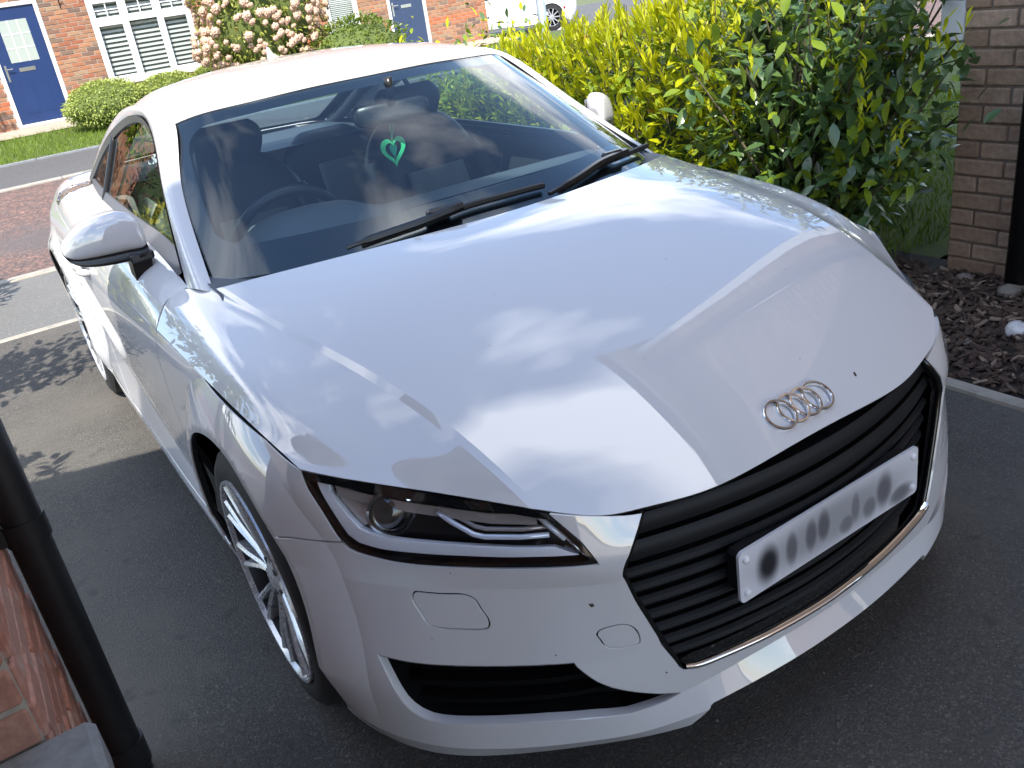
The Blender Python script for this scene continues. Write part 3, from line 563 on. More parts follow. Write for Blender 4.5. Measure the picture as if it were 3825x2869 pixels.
    MB().add([(-10.7, Y+.35, 5.05), (-5.11, Y+.35, 5.05), (-5.11, Y-3.2, 7.8), (-10.7, Y-3.2, 7.8), (-10.7, Y-6.6, 5.05), (-5.11, Y-6.6, 5.05)], [(0, 1, 2, 3), (3, 2, 5, 4), (0, 3, 4), (1, 5, 2)]).build('roof', 'roof_tile', g)
    # neighbour's house right of the drive: its corner stands by the hedge
    n = empty('neighbour_house', (0, 0, 0), 0, 'brown brick house corner rising from the bark bed beside the dark laurel', 'house')
    MB().box((-8, -.44, -.05), (-2.5, 3.4, 5.0)).build('wall', 'mortar_brown', n)
    br = brick_courses(-.438, 3.2, .0, 5.0)
    brick_wall(n, place_xp(-2.5), br, 'brick_buff', lambda u, z: abs(u+.35)*1.4+z*.8, 300, proud=.010)
    MB().bbox((-2.62, -.55, 1.0), (-2.496, -.442, 4.95), .006).build('corner_board', 'white_render', n)
    MB().bbox((-2.5, -.7, 4.98), (-2.22, 3.4, 5.02), .004).build('soffit', 'fascia', n); MB().bbox((-2.24, -.7, 5.0), (-2.21, 3.4, 5.18), .004).build('fascia_board', 'fascia', n)
    MB().tube([(-2.15, -.75, 5.10), (-2.15, 3.4, 5.10)], .06, 12).build('gutter', 'black_pipe', n, True)
    MB().add([(-2.1, -.75, 5.12), (-2.1, 3.4, 5.12), (-5.4, 3.4, 7.4), (-5.4, -.75, 7.4), (-8.3, -.75, 5.12), (-8.3, 3.4, 5.12)], [(0, 1, 2, 3), (3, 2, 5, 4), (0, 3, 4)]).build('roof', 'roof_tile', n)
    p = empty('downpipe', (-2.43, -.09, 0), 0, 'black rainwater pipe on the brown brick corner at the right edge', 'pipe')
    MB().tube([(0, 0, .02), (0, 0, 5.0)], .040, 14).build('pipe', 'black_pipe', p, True); MB().tube([(0, 0, 1.9), (0, 0, 2.0)], .048, 14).build('collar', 'black_pipe', p, True)
    # own house: side wall by the camera, gable and eaves behind it added unseen to shade the bonnet
    o = empty('own_house', (0, 0, 0), 0, 'weathered red brick wall with a grey stone sill at the lower left corner', 'house')
    MB().box((1.35, -.06, -.05), (3.6, .54, 1.86)).box((1.35, .54, -.05), (3.6, 1.70, .50)).box((1.35, 1.70, -.05), (3.6, 2.6, 1.86)).box((1.55, .54, .50), (3.6, 1.70, 1.86)).box((1.35, .54, 1.70), (1.55, 1.70, 1.86)).build('wall', 'mortar', o); MB().bbox((1.49, .55, .60), (1.545, 1.69, 1.69), .01).build('window_frame', 'upvc', o); MB().add([(1.485, .63, .68), (1.485, 1.61, .68), (1.485, 1.61, 1.61), (1.485, .63, 1.61)], [(0, 1, 2, 3)]).build('window_pane', 'car_glass_dark', o)
    brick_wall(o, place_xm(1.35), brick_courses(-.058, 2.6, .0, 1.84, [(.54, 1.70, .50, 1.70)]), 'brick_red', lambda u, z: abs(u-.2)+abs(z-.4), 260, proud=.009)
    brick_wall(o, place_y(-.06) if 0 else (lambda u, z, d: Matrix.Translation((u, -.06-d, z)) @ Matrix.Rotation(math.pi, 4, 'Z')), brick_courses(1.36, 3.6, .0, 1.84), 'brick_red', lambda u, z: 0, 0, proud=.009)
    brick_wall(o, lambda u, z, d: Matrix.Translation((-u, .54+d, z)), brick_courses(-1.548, -1.352, .525, 1.69), 'brick_red', lambda u, z: z, 40, proud=.008)
    MB().bbox((1.282, .535, .505), (1.52, 1.72, .60), .012).build('stone_sill', 'stone_grey', o); MB().bbox((1.268, .60, .43), (1.349, 1.66, .500), .010).build('stone_sill', 'stone_grey', o)
    MB().add([(1.28, -.12, 1.90), (3.7, -.12, 2.7), (3.7, 2.7, 2.7), (1.28, 2.7, 1.90), (1.28, -.12, 1.84), (3.7, -.12, 2.64), (3.7, 2.7, 2.64), (1.28, 2.7, 1.84)], [(0, 1, 2, 3), (7, 6, 5, 4), (0, 4, 5, 1), (1, 5, 6, 2), (2, 6, 7, 3), (3, 7, 4, 0)]).build('porch_roof', 'roof_tile', o)
    # unseen block over an open passage, shaped to shade the car yet admit light
    MB().box((-2.49, 3.5, 3.3), (9, 5.5, 5.75)).box((2.6, 3.52, -.05), (9, 5.48, 3.298)).box((-2.49, 3.52, -.05), (-2.2, 5.48, 3.298)).build('shade_wall', 'house_brick', o)
    MB().box((-2.19, 3.49, 3.285), (2.59, 5.51, 3.299)).build('bounce_ceiling', 'fascia', o)
    MB().add([(-1.69, 3.5, 5.75), (.99, 3.5, 5.75), (-.35, 3.5, 6.25), (-1.69, 5.5, 5.75), (.99, 5.5, 5.75), (-.35, 5.5, 6.25)], [(0, 1, 2), (5, 4, 3), (0, 2, 5, 3), (2, 1, 4, 5), (1, 0, 3, 4)]).build('shade_gable', 'house_brick', o)
    g0 = [(-1.80, 5.66), (-.35, 6.31), (1.10, 5.66), (.97, 5.58), (-.35, 6.13), (-1.67, 5.58)]
    MB().add([(x, 3.2, z) for x, z in g0]+[(x, 3.26, z) for x, z in g0], [(0, 1, 4, 5), (1, 2, 3, 4), (11, 10, 7, 6), (10, 9, 8, 7), (0, 6, 7, 1), (1, 7, 8, 2), (5, 4, 10, 11), (4, 3, 9, 10)]).build('shade_barge_board', 'fascia', o)
    MB().add([(-1.80, 3.22, 5.67), (-.35, 3.22, 6.32), (1.10, 3.22, 5.67), (-1.80, 5.8, 5.67), (-.35, 5.8, 6.32), (1.10, 5.8, 5.67)], [(0, 1, 4, 3), (1, 2, 5, 4)]).add([(1.1, 3.2, 5.80), (2.2, 3.2, 5.80), (2.2, 4.5, 6.7), (1.1, 4.5, 6.7), (2.2, 5.8, 5.80), (1.1, 5.8, 5.8)], [(0, 1, 2, 3), (3, 2, 4, 5)]).add([(2.2, 3.2, 6.36), (9, 3.2, 6.36), (9, 4.5, 7.2), (2.2, 4.5, 7.2), (9, 5.8, 6.36), (2.2, 5.8, 6.36)], [(0, 1, 2, 3), (3, 2, 4, 5)]).build('roof', 'roof_tile', o)
    MB().bbox((1.1, 3.18, 5.62), (2.2, 3.23, 5.82), .005).bbox((2.2, 3.18, 6.18), (9, 3.23, 6.38), .005).bbox((1.1, 3.23, 5.64), (2.2, 3.5, 5.66), .004).bbox((2.2, 3.23, 6.20), (9, 3.5, 6.22), .004).build('fascia_board', 'fascia', o)
    MB().box((2.2, 3.5, 5.75), (9, 5.5, 6.25)).build('shade_upper_wall', 'house_brick', o)
    p = empty('downpipe', (1.293, .0, 0), 0, 'black rainwater pipe standing in front of the red brick wall at left', 'pipe')
    MB().tube([(0, 0, .0), (0, 0, 1.9)], .0375, 18).build('pipe', 'black_pipe', p, True, 40)
    MB().tube([(0, 0, .655), (0, 0, .705)], .0425, 18).build('clip_band', 'black_pipe', p, True, 40); MB().tube([(0, 0, .03), (0, 0, .10)], .0435, 18).build('pipe_socket', 'black_pipe', p, True, 40)
    MB().bbox((.02, -.02, .66), (.068, .02, .70), .004).build('wall_clip', 'black_pipe', p)
def house_brick_mat():
    m, N, L = new_mat('house_brick'); o = N.new('ShaderNodeOutputMaterial'); b = N.new('ShaderNodeBsdfPrincipled'); L.new(b.outputs[0], o.inputs[0]); b.inputs['Roughness'].default_value = .9
    tc = N.new('ShaderNodeTexCoord'); mp = N.new('ShaderNodeMapping'); mp.inputs['Rotation'].default_value = (math.pi/2, 0, 0); L.new(tc.outputs['Object'], mp.inputs[0])
    t = N.new('ShaderNodeTexBrick'); t.inputs['Scale'].default_value = 1; t.inputs['Brick Width'].default_value = .225; t.inputs['Row Height'].default_value = .075; t.inputs['Mortar Size'].default_value = .006; t.inputs['Color1'].default_value = (.46, .30, .22, 1); t.inputs['Color2'].default_value = (.38, .25, .19, 1); t.inputs['Mortar'].default_value = (.36, .31, .26, 1)
    L.new(mp.outputs[0], t.inputs[0]); L.new(t.outputs[0], b.inputs['Base Color'])
house_brick_mat(); mat('car_glass_dark', (.02, .025, .03), .05)
mat('cream_render', (.74, .66, .58), .9, var=(2, (.68, .60, .52), .4, .7), bump=(60, .3, .003))
# ---------------------------------------------------------------- plants
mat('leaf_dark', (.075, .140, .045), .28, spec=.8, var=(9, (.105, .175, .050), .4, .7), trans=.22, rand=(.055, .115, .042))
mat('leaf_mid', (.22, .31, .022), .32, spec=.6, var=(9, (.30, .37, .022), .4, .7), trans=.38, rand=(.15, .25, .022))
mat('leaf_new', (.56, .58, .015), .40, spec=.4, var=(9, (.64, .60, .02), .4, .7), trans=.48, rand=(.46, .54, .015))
mat('leaf_brown', (.30, .17, .03), .6, trans=.2); mat('twig', (.10, .085, .05), .85, bump=(60, .4, .004)); mat('hedge_core', (.035, .055, .015), .95)
mat('box_leaf', (.34, .40, .09), .55, var=(6, (.42, .48, .12), .4, .7), trans=.3); mat('box_core', (.10, .13, .03), .95)
mat('photinia_leaf', (.30, .33, .06), .4, var=(3, (.36, .24, .08), .58, .74), trans=.3); mat('photinia_flower', (.64, .43, .31), .9, var=(30, (.54, .32, .22), .45, .7)); mat('shrub_leaf', (.12, .19, .022), .4, var=(2.5, (.24, .27, .03), .45, .65), trans=.3)
mat('gold_leaf', (.40, .38, .02), .5, trans=.3); mat('purple_leaf', (.10, .02, .025), .5, trans=.2); mat('grass_blade', (.13, .21, .020), .55, var=(5, (.22, .30, .028), .4, .7), trans=.35)
mat('bark_chip', (.028, .018, .013), .9, rand=(.085, .055, .040), bump=(60, .5, .004)); mat('bark_pale', (.13, .09, .065), .9, rand=(.24, .18, .135), bump=(60, .5, .004)); mat('pebble', (.24, .21, .18), .8, var=(20, (.17, .15, .13), .4, .7), rand=(.16, .14, .125)); mat('stone_white', (.62, .62, .64), .7, var=(30, (.50, .50, .52), .5, .7), bump=(40, .4, .004))
def leaf_vf(L, Wd, curl=.18, fold=.22):
    """pointed leaf lying along +x from its stalk, folded on the midrib"""
    P = [(0, 0), (.18, .30), (.42, .5), (.70, .40), (1, 0)]
    V = [(x*L, 0, -curl*L*(x*x)) for x in (0, .18, .42, .70, 1)]+[(x*L, w*Wd, fold*w*Wd-curl*L*x*x) for x, w in P[1:4]]+[(x*L, -w*Wd, fold*w*Wd-curl*L*x*x) for x, w in P[1:4]]
    F = [(0, 1, 5), (1, 2, 6, 5), (2, 3, 7, 6), (3, 4, 7), (0, 8, 1), (1, 8, 9, 2), (2, 9, 10, 3), (3, 10, 4)]
    return np.array(V), F
def leaf_basis(d, roll):
    d = np.asarray(d, float); d /= np.linalg.norm(d)+1e-9; up = np.array([0, 0, 1.]); s = np.cross(up, d)
    if np.linalg.norm(s) < 1e-3: s = np.array([1., 0, 0])
    s /= np.linalg.norm(s); n = np.cross(d, s); c, q = math.cos(roll), math.sin(roll); s2 = s*c+n*q; n2 = np.cross(d, s2); return np.stack([d, s2, n2], 1)
class Leaves:
    def __init__(s): s.V = []; s.F = []; s.n = 0
    def put(s, base, d, L, Wd, roll=0, curl=.18, fold=.22):
        V, F = leaf_vf(L, Wd, curl, fold); V = V @ leaf_basis(d, roll).T+np.asarray(base); s.V.append(V); s.F += [tuple(i+s.n for i in f) for f in F]; s.n += len(V)
    def build(s, name, m, parent, stuff=True):
        if not s.V: return None
        o = mesh_obj(name, np.vstack(s.V).tolist(), s.F, m, parent, True)
        if stuff: o['kind'] = 'stuff'
        return o
def rnd_dir(up=.3):
    while True:
        v = RNG.normal(size=3); v[2] = v[2]+up
        if np.linalg.norm(v) > .2: return v/np.linalg.norm(v)
def laurel():
    h = empty('laurel_hedge', (-2.6, -2.6, 0), 0, 'sunlit yellow-green laurel hedge with upright new shoots beyond the car roof', 'hedge')
    ofs = np.array([2.6, 2.6, 0])
    def top(y): return float(np.interp(y, [-5.6, -4.4, -3.6, -2.4, -1.6, -1.2], [.66, .84, .98, 1.08, 1.24, 1.42]))
    def face(y): return float(np.interp(y, [-5.6, -4.4, -3.0, -1.2], [-2.35, -2.32, -2.15, -1.95]))
    def wob(a, b, k=1.0): return noise.noise(Vector((a*k, b*k, 3.3)))
    dark, mid, new, brown = Leaves(), Leaves(), Leaves(), Leaves(); twigs = MB()
    def surf_pt():
        y = RNG.uniform(-5.6, -1.25); z1 = top(y)
        r = RNG.random()
        if r < .50:   # face towards the drive (+x)
            z = z1*RNG.random()**.7; x = face(y)+.12*wob(y, z, 1.7)-.12*max(0, z-.9); n = np.array([1, .25, .15+.5*(z/z1)**3])
        elif r < .84:  # top
            x = RNG.uniform(-4.0, face(y)-.05); z = z1+.10*wob(x, y, 1.9); n = np.array([.15, .15, 1])
        else:         # end towards the street and far side
            x = RNG.uniform(-4.0, -2.45); z = z1*RNG.random(); y = -5.6+.1*wob(x, z, 2); n = np.array([0, -1, .2])
        return np.array([x, y, z]), n/np.linalg.norm(n)
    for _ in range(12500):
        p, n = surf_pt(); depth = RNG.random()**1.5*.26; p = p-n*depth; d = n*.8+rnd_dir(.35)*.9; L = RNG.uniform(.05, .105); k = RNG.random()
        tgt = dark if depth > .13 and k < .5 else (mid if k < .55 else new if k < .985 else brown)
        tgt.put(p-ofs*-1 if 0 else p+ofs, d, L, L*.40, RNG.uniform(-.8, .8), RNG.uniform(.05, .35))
    for _ in range(1300):   # upright shoots of narrow new leaves
        p, n = surf_pt()
        if (p[2] < .55 and RNG.random() < .7) or p[1] < -4.35: continue
        ax = np.array([n[0]*.35, n[1]*.2, 1])+RNG.normal(size=3)*.16; ax /= np.linalg.norm(ax); H = RNG.uniform(.08, .20); twigs.tube([p+ofs-ax*.05, p+ofs+ax*H], .0022, 4, cap=False)
        for k in range(int(RNG.integers(5, 9))):
            t = H*(.25+.75*k/8); a = RNG.uniform(0, 6.28); side = np.array([math.cos(a), math.sin(a), 0]); d = ax*1.0+side*RNG.uniform(.25, .6); L = RNG.uniform(.05, .09); new.put(p+ofs+ax*t, d, L, L*.26, RNG.uniform(-.5, .5), .05, .35)
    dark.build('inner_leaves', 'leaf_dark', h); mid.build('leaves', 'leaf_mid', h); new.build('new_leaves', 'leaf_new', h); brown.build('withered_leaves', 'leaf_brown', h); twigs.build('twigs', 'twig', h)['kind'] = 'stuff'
    V = []; F = []; ny, nz = 20, 8
    core = MB()
    for i, y in enumerate(np.linspace(-4.2, -1.45, 14)):
        pass
    ys = np.linspace(-5.4, -1.40, 14)
    for y in ys:
        z1 = top(y)-.20
        for x, z in ((-.26, .05), (-.24, z1*.6), (-.34, z1), (-.9, z1+.03), (-1.5, z1), (-1.55, .05)): V.append((x+face(y)+2.6+.05*wob(y, z, 3), y+2.6, z))
    for i in range(13):
        for j in range(5): F.append((i*6+j, i*6+j+1, (i+1)*6+j+1, (i+1)*6+j))
    F.append(tuple(range(6))); F.append(tuple(13*6+j for j in range(6))); mesh_obj('core', V, F, 'hedge_core', h)
    # shaded end of the hedge: a looser laurel bush next to the brick corner
    b = empty('laurel_bush', (-2.30, -.98, 0), 0, 'dark green laurel bush with glossy leaves in the shade beside the brown brick corner', 'bush')
    stems = MB(); tips = []
    for k in range(54):
        a = RNG.uniform(0, 6.28); r0 = RNG.uniform(0, .22); base = np.array([r0*math.cos(a), r0*math.sin(a), 0]); lean = np.array([RNG.uniform(-.42, .50), RNG.uniform(-.45, .62), 0]); H = RNG.uniform(.55, 1.62)
        pts = [base+lean*t**1.4+np.array([0, 0, H*t]) for t in np.linspace(0, 1, 6)]; stems.tube(pts, [.011, .010, .008, .007, .005, .003], 5, cap=False)
        for t in np.linspace(.28, 1, 9): tips.append((base+lean*t**1.4+np.array([0, 0, H*t]), lean, t))
    stems.build('stems', 'twig', b)
    vs = {}
    for m in ('leaf_dark', 'leaf_mid', 'leaf_new'):
        for q in range(2):
            V, F = leaf_vf(.088, .038 if m != 'leaf_new' else .022, .10+.2*q, .18+.12*q); me = bpy.data.meshes.new('leaf'); me.from_pydata(V.tolist(), [], F); me.polygons.foreach_set('use_smooth', [True]*len(F)); me.materials.append(MATS[m]); vs[m, q] = me
    cand = []
    for p, lean, t in tips:
        for k in range(int(RNG.integers(8, 13))):
            d = rnd_dir(.25)*.9+np.array([lean[0], lean[1], .1])*.8; q = p+RNG.normal(size=3)*np.array([.075, .075, .06]); cand.append((q, d, RNG.uniform(.75, 1.25), RNG.random()))
    for p, lean, t in tips:
        if t > .85 and RNG.random() < .9:
            ax = np.array([lean[0]*.5, lean[1]*.5, 1]); ax /= np.linalg.norm(ax)
            for k in range(6): a = RNG.uniform(0, 6.28); cand.append((p+ax*(.04+.025*k), ax+np.array([math.cos(a), math.sin(a), 0])*.45, .72, 2.0))
    camp = np.array([1.184, 1.785, 1.521])-np.array([-2.30, -.98, 0]); cand.sort(key=lambda c: np.linalg.norm(c[0]-camp)); bd, bm_, bn = Leaves(), Leaves(), Leaves()
    for k, (q, d, s, r) in enumerate(cand):
        if q[0]-2.30 < -2.47 and q[1]-.98 > -.60: continue
        m = 'leaf_new' if r >= 2 else 'leaf_dark' if r < .70 else 'leaf_mid'
        if k < 300 and not (k % 1):
            B = leaf_basis(d, RNG.uniform(-.7, .7))*s; o = inst('leaf', vs[m, k % 2], b, m4=Matrix(((B[0, 0], B[0, 1], B[0, 2], q[0]), (B[1, 0], B[1, 1], B[1, 2], q[1]), (B[2, 0], B[2, 1], B[2, 2], q[2]), (0, 0, 0, 1))))
        else: {'leaf_dark': bd, 'leaf_mid': bm_, 'leaf_new': bn}[m].put(q, d, .088*s, (.038 if r < 2 else .022)*s, RNG.uniform(-.7, .7), RNG.uniform(.08, .3))
    bd.build('foliage', 'leaf_dark', b); bm_.build('foliage', 'leaf_mid', b); bn.build('new_foliage', 'leaf_new', b)
def blob(parent, name, m, c, r, k=.12, f=2.2, nu=28, nv=14, zmin=None):
    V = []; F = []
    for i in range(nv+1):
        th = math.pi*i/nv
        for j in range(nu):
            ph = 2*math.pi*j/nu; d = Vector((math.sin(th)*math.cos(ph), math.sin(th)*math.sin(ph), math.cos(th))); s = 1+k*noise.noise(d*f+Vector(c))
            V.append((c[0]+d.x*r[0]*s, c[1]+d.y*r[1]*s, max(c[2]+d.z*r[2]*s, zmin if zmin is not None else -9)))
    for i in range(nv):
        for j in range(nu): F.append((i*nu+j, (i+1)*nu+j, (i+1)*nu+(j+1) % nu, i*nu+(j+1) % nu))
    return mesh_obj(name, V, F, m, parent, True)
def bushes():
    # clipped box balls under the window
    for x, y, rx, ry, rz, zc, lb in ((-1.47, -14.9, .66, .55, .36, .46, 'largest rounded light green box bush beside the blue front door'), (-2.62, -15.35, .62, .5, .34, .40, 'middle low box bush below the white window'), (-3.70, -15.45, .62, .5, .36, .46, 'low box bush half hidden at the foot of the flowering shrub')):
        b = empty('box_bush', (x, y, .1), 0, lb, 'bush', 'clipped box bushes below the window'); blob(b, 'core', 'box_core', (0, 0, zc-.1), (rx*.95, ry*.95, rz*.95), .14, 2.4, zmin=0); lv = Leaves()
        for _ in range(5200):
            d = rnd_dir(.25); s = 1+.14*noise.noise(Vector(d)*2.4+Vector((0, 0, zc-.1))); p = np.array([d[0]*rx, d[1]*ry, d[2]*rz])*s*RNG.uniform(.93, 1.06)+np.array([0, 0, zc-.1])
            if p[2] < .02: continue
            lv.put(p, d+RNG.normal(size=3)*.6, RNG.uniform(.03, .055), .022, RNG.uniform(-1, 1))
        lv.build('foliage', 'box_leaf', b)
    b = empty('flowering_shrub', (-4.25, -14.6, .1), 0, 'tall shrub covered in pale pink flower heads in front of the brick house', 'shrub'); lv = Leaves(); fl = MB(); st = MB()
    for k in range(9): a = k*.7; st.tube([(0, 0, 0), (.25*math.cos(a), .2*math.sin(a), .7), (.7*math.cos(a), .5*math.sin(a), 1.6)], [.035, .028, .012], 6)
    st.build('stems', 'twig', b); blob(b, 'core', 'box_core', (0, 0, 1.25), (.85, .65, .95), .25, 2.0)
    for _ in range(4200):
        d = rnd_dir(.1); s = 1+.26*noise.noise(Vector(d)*2.0+Vector((0, 0, 1.25))); p = np.array([d[0]*1.10, d[1]*.85, d[2]*1.20])*s*RNG.uniform(.82, 1.05)+np.array([0, 0, 1.27])
        if p[2] > .15: lv.put(p, d+RNG.normal(size=3)*.7, RNG.uniform(.06, .10), .035, RNG.uniform(-1, 1))
    lv.build('foliage', 'photinia_leaf', b)
    me = None; cnt = 0
    for _ in range(560):
        d = rnd_dir(.1); s = 1+.26*noise.noise(Vector(d)*2.0+Vector((0, 0, 1.25))); p = np.array([d[0]*1.12, d[1]*.87, d[2]*1.22])*s*1.04+np.array([0, 0, 1.27])
        if p[2] < .25 or (d[1] < -.25): continue
        if me is None: o = blob(b, 'flower_head', 'photinia_flower', (0, 0, 0), (.075, .075, .05), 1.1, 7.5, 22, 13); me = o.data
        else: o = inst('flower_head', me, b)
        cnt += 1
        o.matrix_local = Matrix.Translation(p) @ Vector(d).to_track_quat('Z', 'Y').to_matrix().to_4x4() @ Matrix.Scale(RNG.uniform(.5, 1.0), 4)
        if cnt >= 296: break
    sp = MB(); bv = [v.co.copy() for v in me.vertices][::1]; bf = [tuple(p.vertices) for p in me.polygons]
    for _ in range(420):
        d = rnd_dir(.1); s = 1+.26*noise.noise(Vector(d)*2.0+Vector((0, 0, 1.25))); p = np.array([d[0]*1.12, d[1]*.87, d[2]*1.22])*s*1.02+np.array([0, 0, 1.27])
        if p[2] < .25 or d[1] < -.25: continue
        M4 = Matrix.Translation(p) @ Vector(d).to_track_quat('Z', 'Y').to_matrix().to_4x4() @ Matrix.Scale(RNG.uniform(.35, .65), 4); sp.add([M4 @ v for v in bv], bf)
    sp.build('flower_sprays', 'photinia_flower', b, True)['kind'] = 'stuff'
    b = empty('round_shrub', (-5.75, -13.9, .05), 0, 'low yellow-green leafy shrub seen over the car roof before the navy door', 'shrub'); blob(b, 'core', 'box_core', (0, 0, .5), (.85, .55, .5), .2, 2.4, zmin=0); lv = Leaves()
    for _ in range(2600):
        d = rnd_dir(.3); s = 1+.2*noise.noise(Vector(d)*2.4); p = np.array([d[0]*.98, d[1]*.66, d[2]*.60])*s*RNG.uniform(.9, 1.06)+np.array([0, 0, .52])
        if p[2] > .03: lv.put(p, d+RNG.normal(size=3)*.6, RNG.uniform(.05, .09), .035, RNG.uniform(-1, 1))
    lv.build('foliage', 'shrub_leaf', b)
    # planting left of the drive: mirrored in the side windows and throwing leaf shadows on the tarmac
    for nm, lb, x, y, r, zc, m, n, L in (('golden_bush', 'golden yellow bush left of the drive, mirrored in the side window', 1.98, -4.65, (.55, .55, .62), .62, 'gold_leaf', 1800, .07), ('purple_shrub', 'dark purple leaved shrub across the road, mirrored in the side window', 3.9, -14.3, (.8, .7, 1.1), 1.15, 'purple_leaf', 1600, .10)):
        b = empty(nm, (x, y, 0), 0, lb, 'bush'); blob(b, 'core', 'box_core' if m == 'gold_leaf' else 'hedge_core', (0, 0, zc), tuple(q*.85 for q in r), .2, 2.2, zmin=0); lv = Leaves()
        for _ in range(n):
            d = rnd_dir(.2); p = np.array([d[0]*r[0], d[1]*r[1], d[2]*r[2]])*RNG.uniform(.85, 1.1)+np.array([0, 0, zc])
            if p[2] > .03: lv.put(p, d+RNG.normal(size=3)*.6, L, L*.4, RNG.uniform(-1, 1))
        lv.build('foliage', m, b)
    def tree(loc, lb, trunk, nb, z0, z1, ex, ey, ez, nl, L, m):
        t = empty('garden_tree', loc, 0, lb, 'tree', 'small garden trees'); tr = MB(); lv = Leaves(); tr.tube(trunk, [.07, .06, .045, .02], 8)
        for k in range(nb):
            zz = RNG.uniform(z0, z1); q0 = np.array([trunk[2][0]*zz/trunk[2][2], 0, zz*.92]); q1 = q0+np.array([RNG.uniform(*ex), RNG.uniform(*ey), RNG.uniform(*ez)]); tr.tube([q0, (q0+q1)/2+np.array([0, 0, .06]), q1], [.016, .011, .004], 5)
            for _ in range(nl): s = RNG.random()**.6; p = q0+(q1-q0)*s+RNG.normal(size=3)*np.array([.10, .08, .09]); lv.put(p, rnd_dir(.1), RNG.uniform(.75, 1.2)*L, L*.5, RNG.uniform(-1, 1))
        tr.build('trunk', 'twig', t, True); lv.build('crown', m, t)
    tree((2.35, -2.3, 0), 'small leafy tree left of the drive casting leaf shadow beside the rear wheel', [(0, 0, 0), (-.03, .02, .5), (-.08, -.02, 1.2), (-.15, 0, 1.85)], 30, 1.2, 1.75, (-.85, .6), (-.25, .38), (.0, .28), 60, .08, 'leaf_mid')
    tree((2.7, -14.6, .1), 'green garden tree across the road, mirrored in the side window', [(0, 0, 0), (.03, .02, 1), (-.05, -.02, 2.2), (-.1, 0, 4.2)], 44, 1.6, 4.0, (-1.4, 1.4), (-1.1, 1.1), (.2, 1.0), 70, .13, 'leaf_mid')
    s = empty('slender_plant', (1.85, -1.15, 0), 0, 'slender leafy plant beside the black downpipe casting a small leaf shadow', 'plant'); tr = MB(); lv = Leaves()
    for k in range(5):
        q1 = np.array([RNG.uniform(-.28, .1), RNG.uniform(-.2, .2), RNG.uniform(.8, 1.25)]); tr.tube([(0, 0, 0), q1*.5+np.array([0, 0, .1]), q1], [.008, .006, .003], 5)
        for _ in range(9): lv.put(q1*RNG.uniform(.75, 1.05)+RNG.normal(size=3)*.03, rnd_dir(.2), .10, .04, RNG.uniform(-1, 1))
    tr.build('stems', 'twig', s, True); lv.build('leaves', 'leaf_mid', s)
def grass():
    V = []; F = []; n = 0
    def tuft(x, y, z, h):
        nonlocal n
        a = RNG.uniform(0, 6.28); w = .0035+h*.02; dx, dy = math.cos(a)*w, math.sin(a)*w; lx, ly = RNG.normal(size=2)*h*.45
        V.extend([(x-dx, y-dy, z), (x+dx, y+dy, z), (x+lx*.5+dx*.6, y+ly*.5+dy*.6, z+h*.6), (x+lx*.5-dx*.6, y+ly*.5-dy*.6, z+h*.6), (x+lx, y+ly, z+h)]); F.extend([(n, n+1, n+2, n+3), (n+3, n+2, n+4)]); n += 5
    for _ in range(15000):
        x = RNG.uniform(-6.5, -2.0); y = RNG.uniform(-3.8, -.70)
        tuft(x, y, -.004, RNG.uniform(.02, .07))
    o = mesh_obj('lawn_grass', V, F, 'grass_blade'); tag(o, 'sunlit green lawn grass behind the hedge by the brick corner', 'grass', kind='stuff')
    V.clear(); F.clear(); n = 0
    for _ in range(14000):
        x = RNG.uniform(-4.5, 2.6); y = RNG.uniform(-15.7, -13.22); tuft(x, y, .0+.15*(-13.2-y)/2.55, RNG.uniform(.03, .07)*1.2)
    o = mesh_obj('front_lawn_grass', V, F, 'grass_blade'); tag(o, 'bright green lawn grass in front of the brick houses', 'grass', kind='stuff')
def grit():
    V = []; F = []; n = 0
    for _ in range(260):
        x, y = RNG.uniform(-.6, 1.3), RNG.uniform(-3.8, 1.4); r = RNG.uniform(.0018, .0055); a = RNG.uniform(0, 6.28)
        for k in range(6): V.append((x+r*math.cos(a+k*1.047)*RNG.uniform(.6, 1.2), y+r*math.sin(a+k*1.047)*RNG.uniform(.6, 1.2), .0005))
        V.append((x, y, r*.9)); F += [(n+k, n+(k+1) % 6, n+6) for k in range(6)]; n += 7
    tag(mesh_obj('loose_grit', V, F, 'pebble'), 'fine pale grit scattered over the tarmac driveway', 'grit', kind='stuff')
